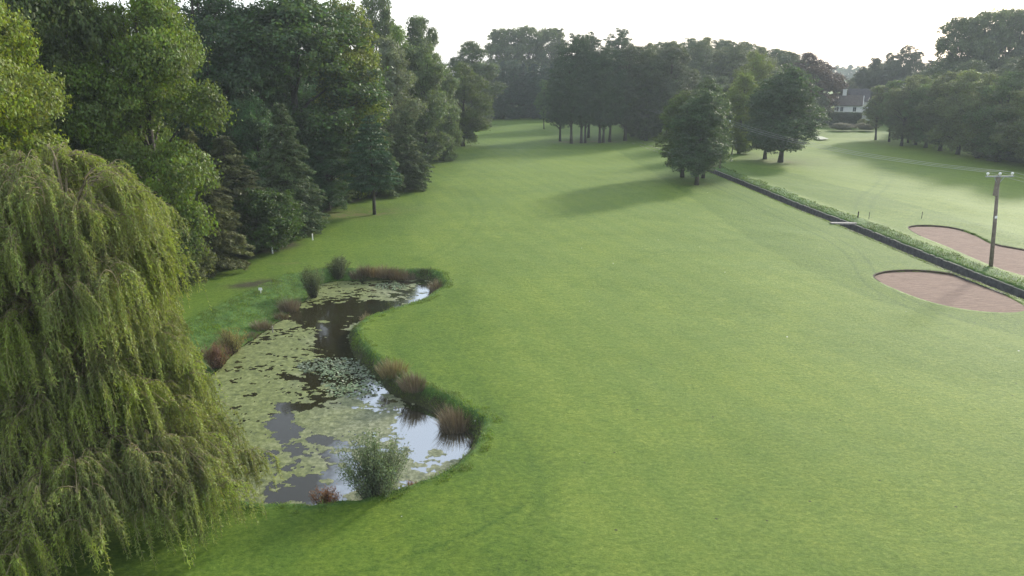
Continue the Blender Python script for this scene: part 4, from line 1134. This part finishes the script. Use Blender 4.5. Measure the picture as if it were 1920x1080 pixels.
spn = ['nearest span running off the picture right', 'span crossing the lawn from front pole to second pole', 'span between second and third poles', 'far span beyond the third pole']
for a in range(4):
    for k in range(3):
        p0, p1 = tops[a][k], tops[a + 1][k]; pts = []
        for i in range(25):
            t = i / 24; q = p0.lerp(p1, t); q.z -= 4 * 1.1 * t * (1 - t); pts.append(q)
        mb = MB(); mb.tube(pts, .010 + .005 * a, 5)
        o = link('power_wire', mb.mesh('power_wire', [M_wire], True))
        tag(o, '%s wire of %s' % (wl[k], spn[a]), 'wire', 'wires of the overhead line')

# ------------------------------------------------------------------ cottage, hedge
def house():
    Y0 = 272; x0 = at_dist(1590, 200, Y0)[0]; rz = R(-24)
    e = empty('cottage', (x0, Y0, 0.9), rz); tag(e, 'white cottage with a slate roof behind the clipped hedge', 'house')
    w, d, he, hr = 8.6, 7.5, 5.7, 8.7
    mb = MB(); hx, hy = w / 2, d / 2
    vs = [(-hx, -hy, -.5), (hx, -hy, -.5), (hx, hy, -.5), (-hx, hy, -.5), (-hx, -hy, he), (hx, -hy, he), (hx, hy, he), (-hx, hy, he), (-hx, 0, hr - .15), (hx, 0, hr - .15)]
    mb.add(vs, [(0, 1, 5, 4), (2, 3, 7, 6), (1, 2, 6, 9, 5), (3, 0, 4, 8, 7)])
    link('wall', mb.mesh('wall', [M_white]), e)
    mb = MB(); ox = hx + .35
    for s in (-1, 1):
        ye = s * (hy + .5); ze = he - (hr - he) / hy * .5 + .05
        a_ = [(-ox, ye, ze), (ox, ye, ze), (ox, 0, hr), (-ox, 0, hr)]
        mb.add(a_ + [(q[0], q[1], q[2] + .18) for q in a_], [(0, 1, 2, 3)[::s], (4, 5, 6, 7)[::-s], (0, 1, 5, 4), (1, 2, 6, 5), (3, 0, 4, 7)])
    rf = link('roof', mb.mesh('roof', [M_tile]), e)
    mb = MB(); mb.box((-1.6, .3, hr + .6), (1.3, 1.0, 2.8)); mb.box((-1.6, .3, hr + 2.06), (1.5, 1.2, .12)); ch = link('chimney', mb.mesh('chimney', [M_white]), rf)
    mb = MB(); mb.tube([(-1.6, .3, hr + 2.1), (-1.6, .3, hr + 2.6)], .18, 8); link('chimney_pot', mb.mesh('chimney_pot', [M_slate]), ch)
    for xw, ww in ((-3.2, .5), (-1.9, .9), (2.2, 1.0)):
        mb = MB(); mb.box((xw, -hy - .02, 4.2), (ww, .06, 1.5)); wdw = link('window', mb.mesh('window', [M_dark]), e)
        mb = MB(); mb.box((xw, -hy - .08, 3.38), (ww + .2, .16, .08)); mb.box((xw, -hy - .06, 4.2), (.05, .04, 1.46)); link('window_frame', mb.mesh('window_frame', [M_white]), wdw)
    # barge boards
    for s in (-1, 1):
        mb = MB(); mb.tube([(hx + .42, s * (hy + .5), he - .28), (hx + .42, 0, hr + .02)], .13, 4); link('barge_board', mb.mesh('barge_board', [M_white]), e)
    mb = MB(); mb.add([(hx + .1, -hy + .3, 3.1), (hx + 3.4, -hy + .3, 1.4), (hx + 3.4, hy - 2, 1.4), (hx + .1, hy - 2, 3.1), (hx + .1, -hy + .3, 2.9), (hx + 3.4, -hy + .3, 1.2), (hx + 3.4, hy - 2, 1.2), (hx + .1, hy - 2, 2.9)],
           [(0, 1, 2, 3), (7, 6, 5, 4), (0, 4, 5, 1), (1, 5, 6, 2)]); mb.box((hx + 1.7, 0, .55), (3.1, 4.2, 2.1)); link('lean_to', mb.mesh('lean_to', [M_white]), e)
    # rear wing, higher
    x1 = at_dist(1616, 170, 284)[0]
    e2 = empty('rear_house', (x1, 286, .9), rz + R(3)); tag(e2, 'grey slate roofed house rising behind the white cottage', 'house')
    w, d, he, hr = 7.0, 6, 6.6, 10.6; hx, hy = w / 2, d / 2
    mb = MB(); vs = [(-hx, -hy, -.5), (hx, -hy, -.5), (hx, hy, -.5), (-hx, hy, -.5), (-hx, -hy, he), (hx, -hy, he), (hx, hy, he), (-hx, hy, he), (-hx, 0, hr - .15), (hx, 0, hr - .15)]
    mb.add(vs, [(0, 1, 5, 4), (2, 3, 7, 6), (1, 2, 6, 9, 5), (3, 0, 4, 8, 7)]); link('wall', mb.mesh('wall', [M_white]), e2)
    mb = MB(); ox = hx + .3
    for s in (-1, 1):
        ye = s * (hy + .4); ze = he - .4
        a_ = [(-ox, ye, ze), (ox, ye, ze), (ox, 0, hr), (-ox, 0, hr)]
        mb.add(a_ + [(q[0], q[1], q[2] + .16) for q in a_], [(0, 1, 2, 3)[::s], (4, 5, 6, 7)[::-s], (0, 1, 5, 4), (1, 2, 6, 5), (3, 0, 4, 7)])
    link('roof', mb.mesh('roof', [M_slate]), e2)
house()
def hedge(xa, ya, xb, yb, h, th, label, z0, col=(0.040, 0.060, 0.036), n=26000):
    rg_ = np.random.default_rng(7); L_ = math.hypot(xb - xa, yb - ya); rz = math.atan2(yb - ya, xb - xa)
    e = empty('hedge', ((xa + xb) / 2, (ya + yb) / 2, z0), rz); tag(e, label, 'hedge')
    mb = MB(); mb.box((0, 0, h / 2 - .2), (L_ - .4, th - .4, h - .2)); M_core = plain('hedge_core', (.012, .018, .01), (.03, .04, .02), 3)
    link('woody_core', mb.mesh('woody_core', [M_core]), e)
    f = rg_.random(n); x = rg_.uniform(-L_ / 2, L_ / 2, n); y = rg_.uniform(-th / 2, th / 2, n); z = rg_.uniform(0, h, n)
    k = f < .5; y[k] = -th / 2; k = (f >= .5) & (f < .8); z[k] = h; k = (f >= .8) & (f < .9); x[k] = L_ / 2; k = f >= .9; x[k] = -L_ / 2
    P = np.stack([x, y, z], 1) + rg_.normal(size=(n, 3)) * .1
    c_ = link('foliage', leaves_mesh('foliage', leaf_quads(P, .26, rg_, .6, .2), rg_, M_leaf), e); c_.color = (*col, 1)
xa = at_dist(1526, 220, 254)[0]; xb2 = at_dist(1609, 220, 252)[0]
hedge(xa, 255, xb2, 250, 4.0, 2.2, 'tall clipped dark hedge in front of the cottage', .75)
for i, (u0, lab) in enumerate(((1580, 'left low mound of greyish heather before the hedge'), (1624, 'right low mound of greyish heather before the hedge'))):
    x, _ = at_dist(u0, 238, 237)
    tree_at('bush', i, x, 237, 2.1, 7.6, (0.10, 0.095, 0.10), lab, 'heather mounds', z=.45)
x, _ = at_dist(1617, 225, 246); tree_at('bush', 1, x, 246, 3.2, 3.4, (0.11, 0.12, 0.08), 'pale shrub at the right end of the hedge')

# ------------------------------------------------------------------ haze
if HAZE > 0:
    mb = MB(); mb.box((0, 650, 18), (3300, 2400, 44))
    mv = bpy.data.materials.new('haze'); mv.use_nodes = True; nt = mv.node_tree
    nt.nodes.remove(nt.nodes['Principled BSDF'])
    pv = nd(nt, 'ShaderNodeVolumePrincipled'); pv.inputs['Density'].default_value = HAZE
    pv.inputs['Color'].default_value = (0.80, 0.90, 1.0, 1); pv.inputs['Anisotropy'].default_value = 0.25
    nt.links.new(pv.outputs[0], nt.nodes['Material Output'].inputs['Volume'])
    o = link('haze', mb.mesh('haze', [mv])); tag(o, 'thin pale evening haze over the course', kind='stuff')
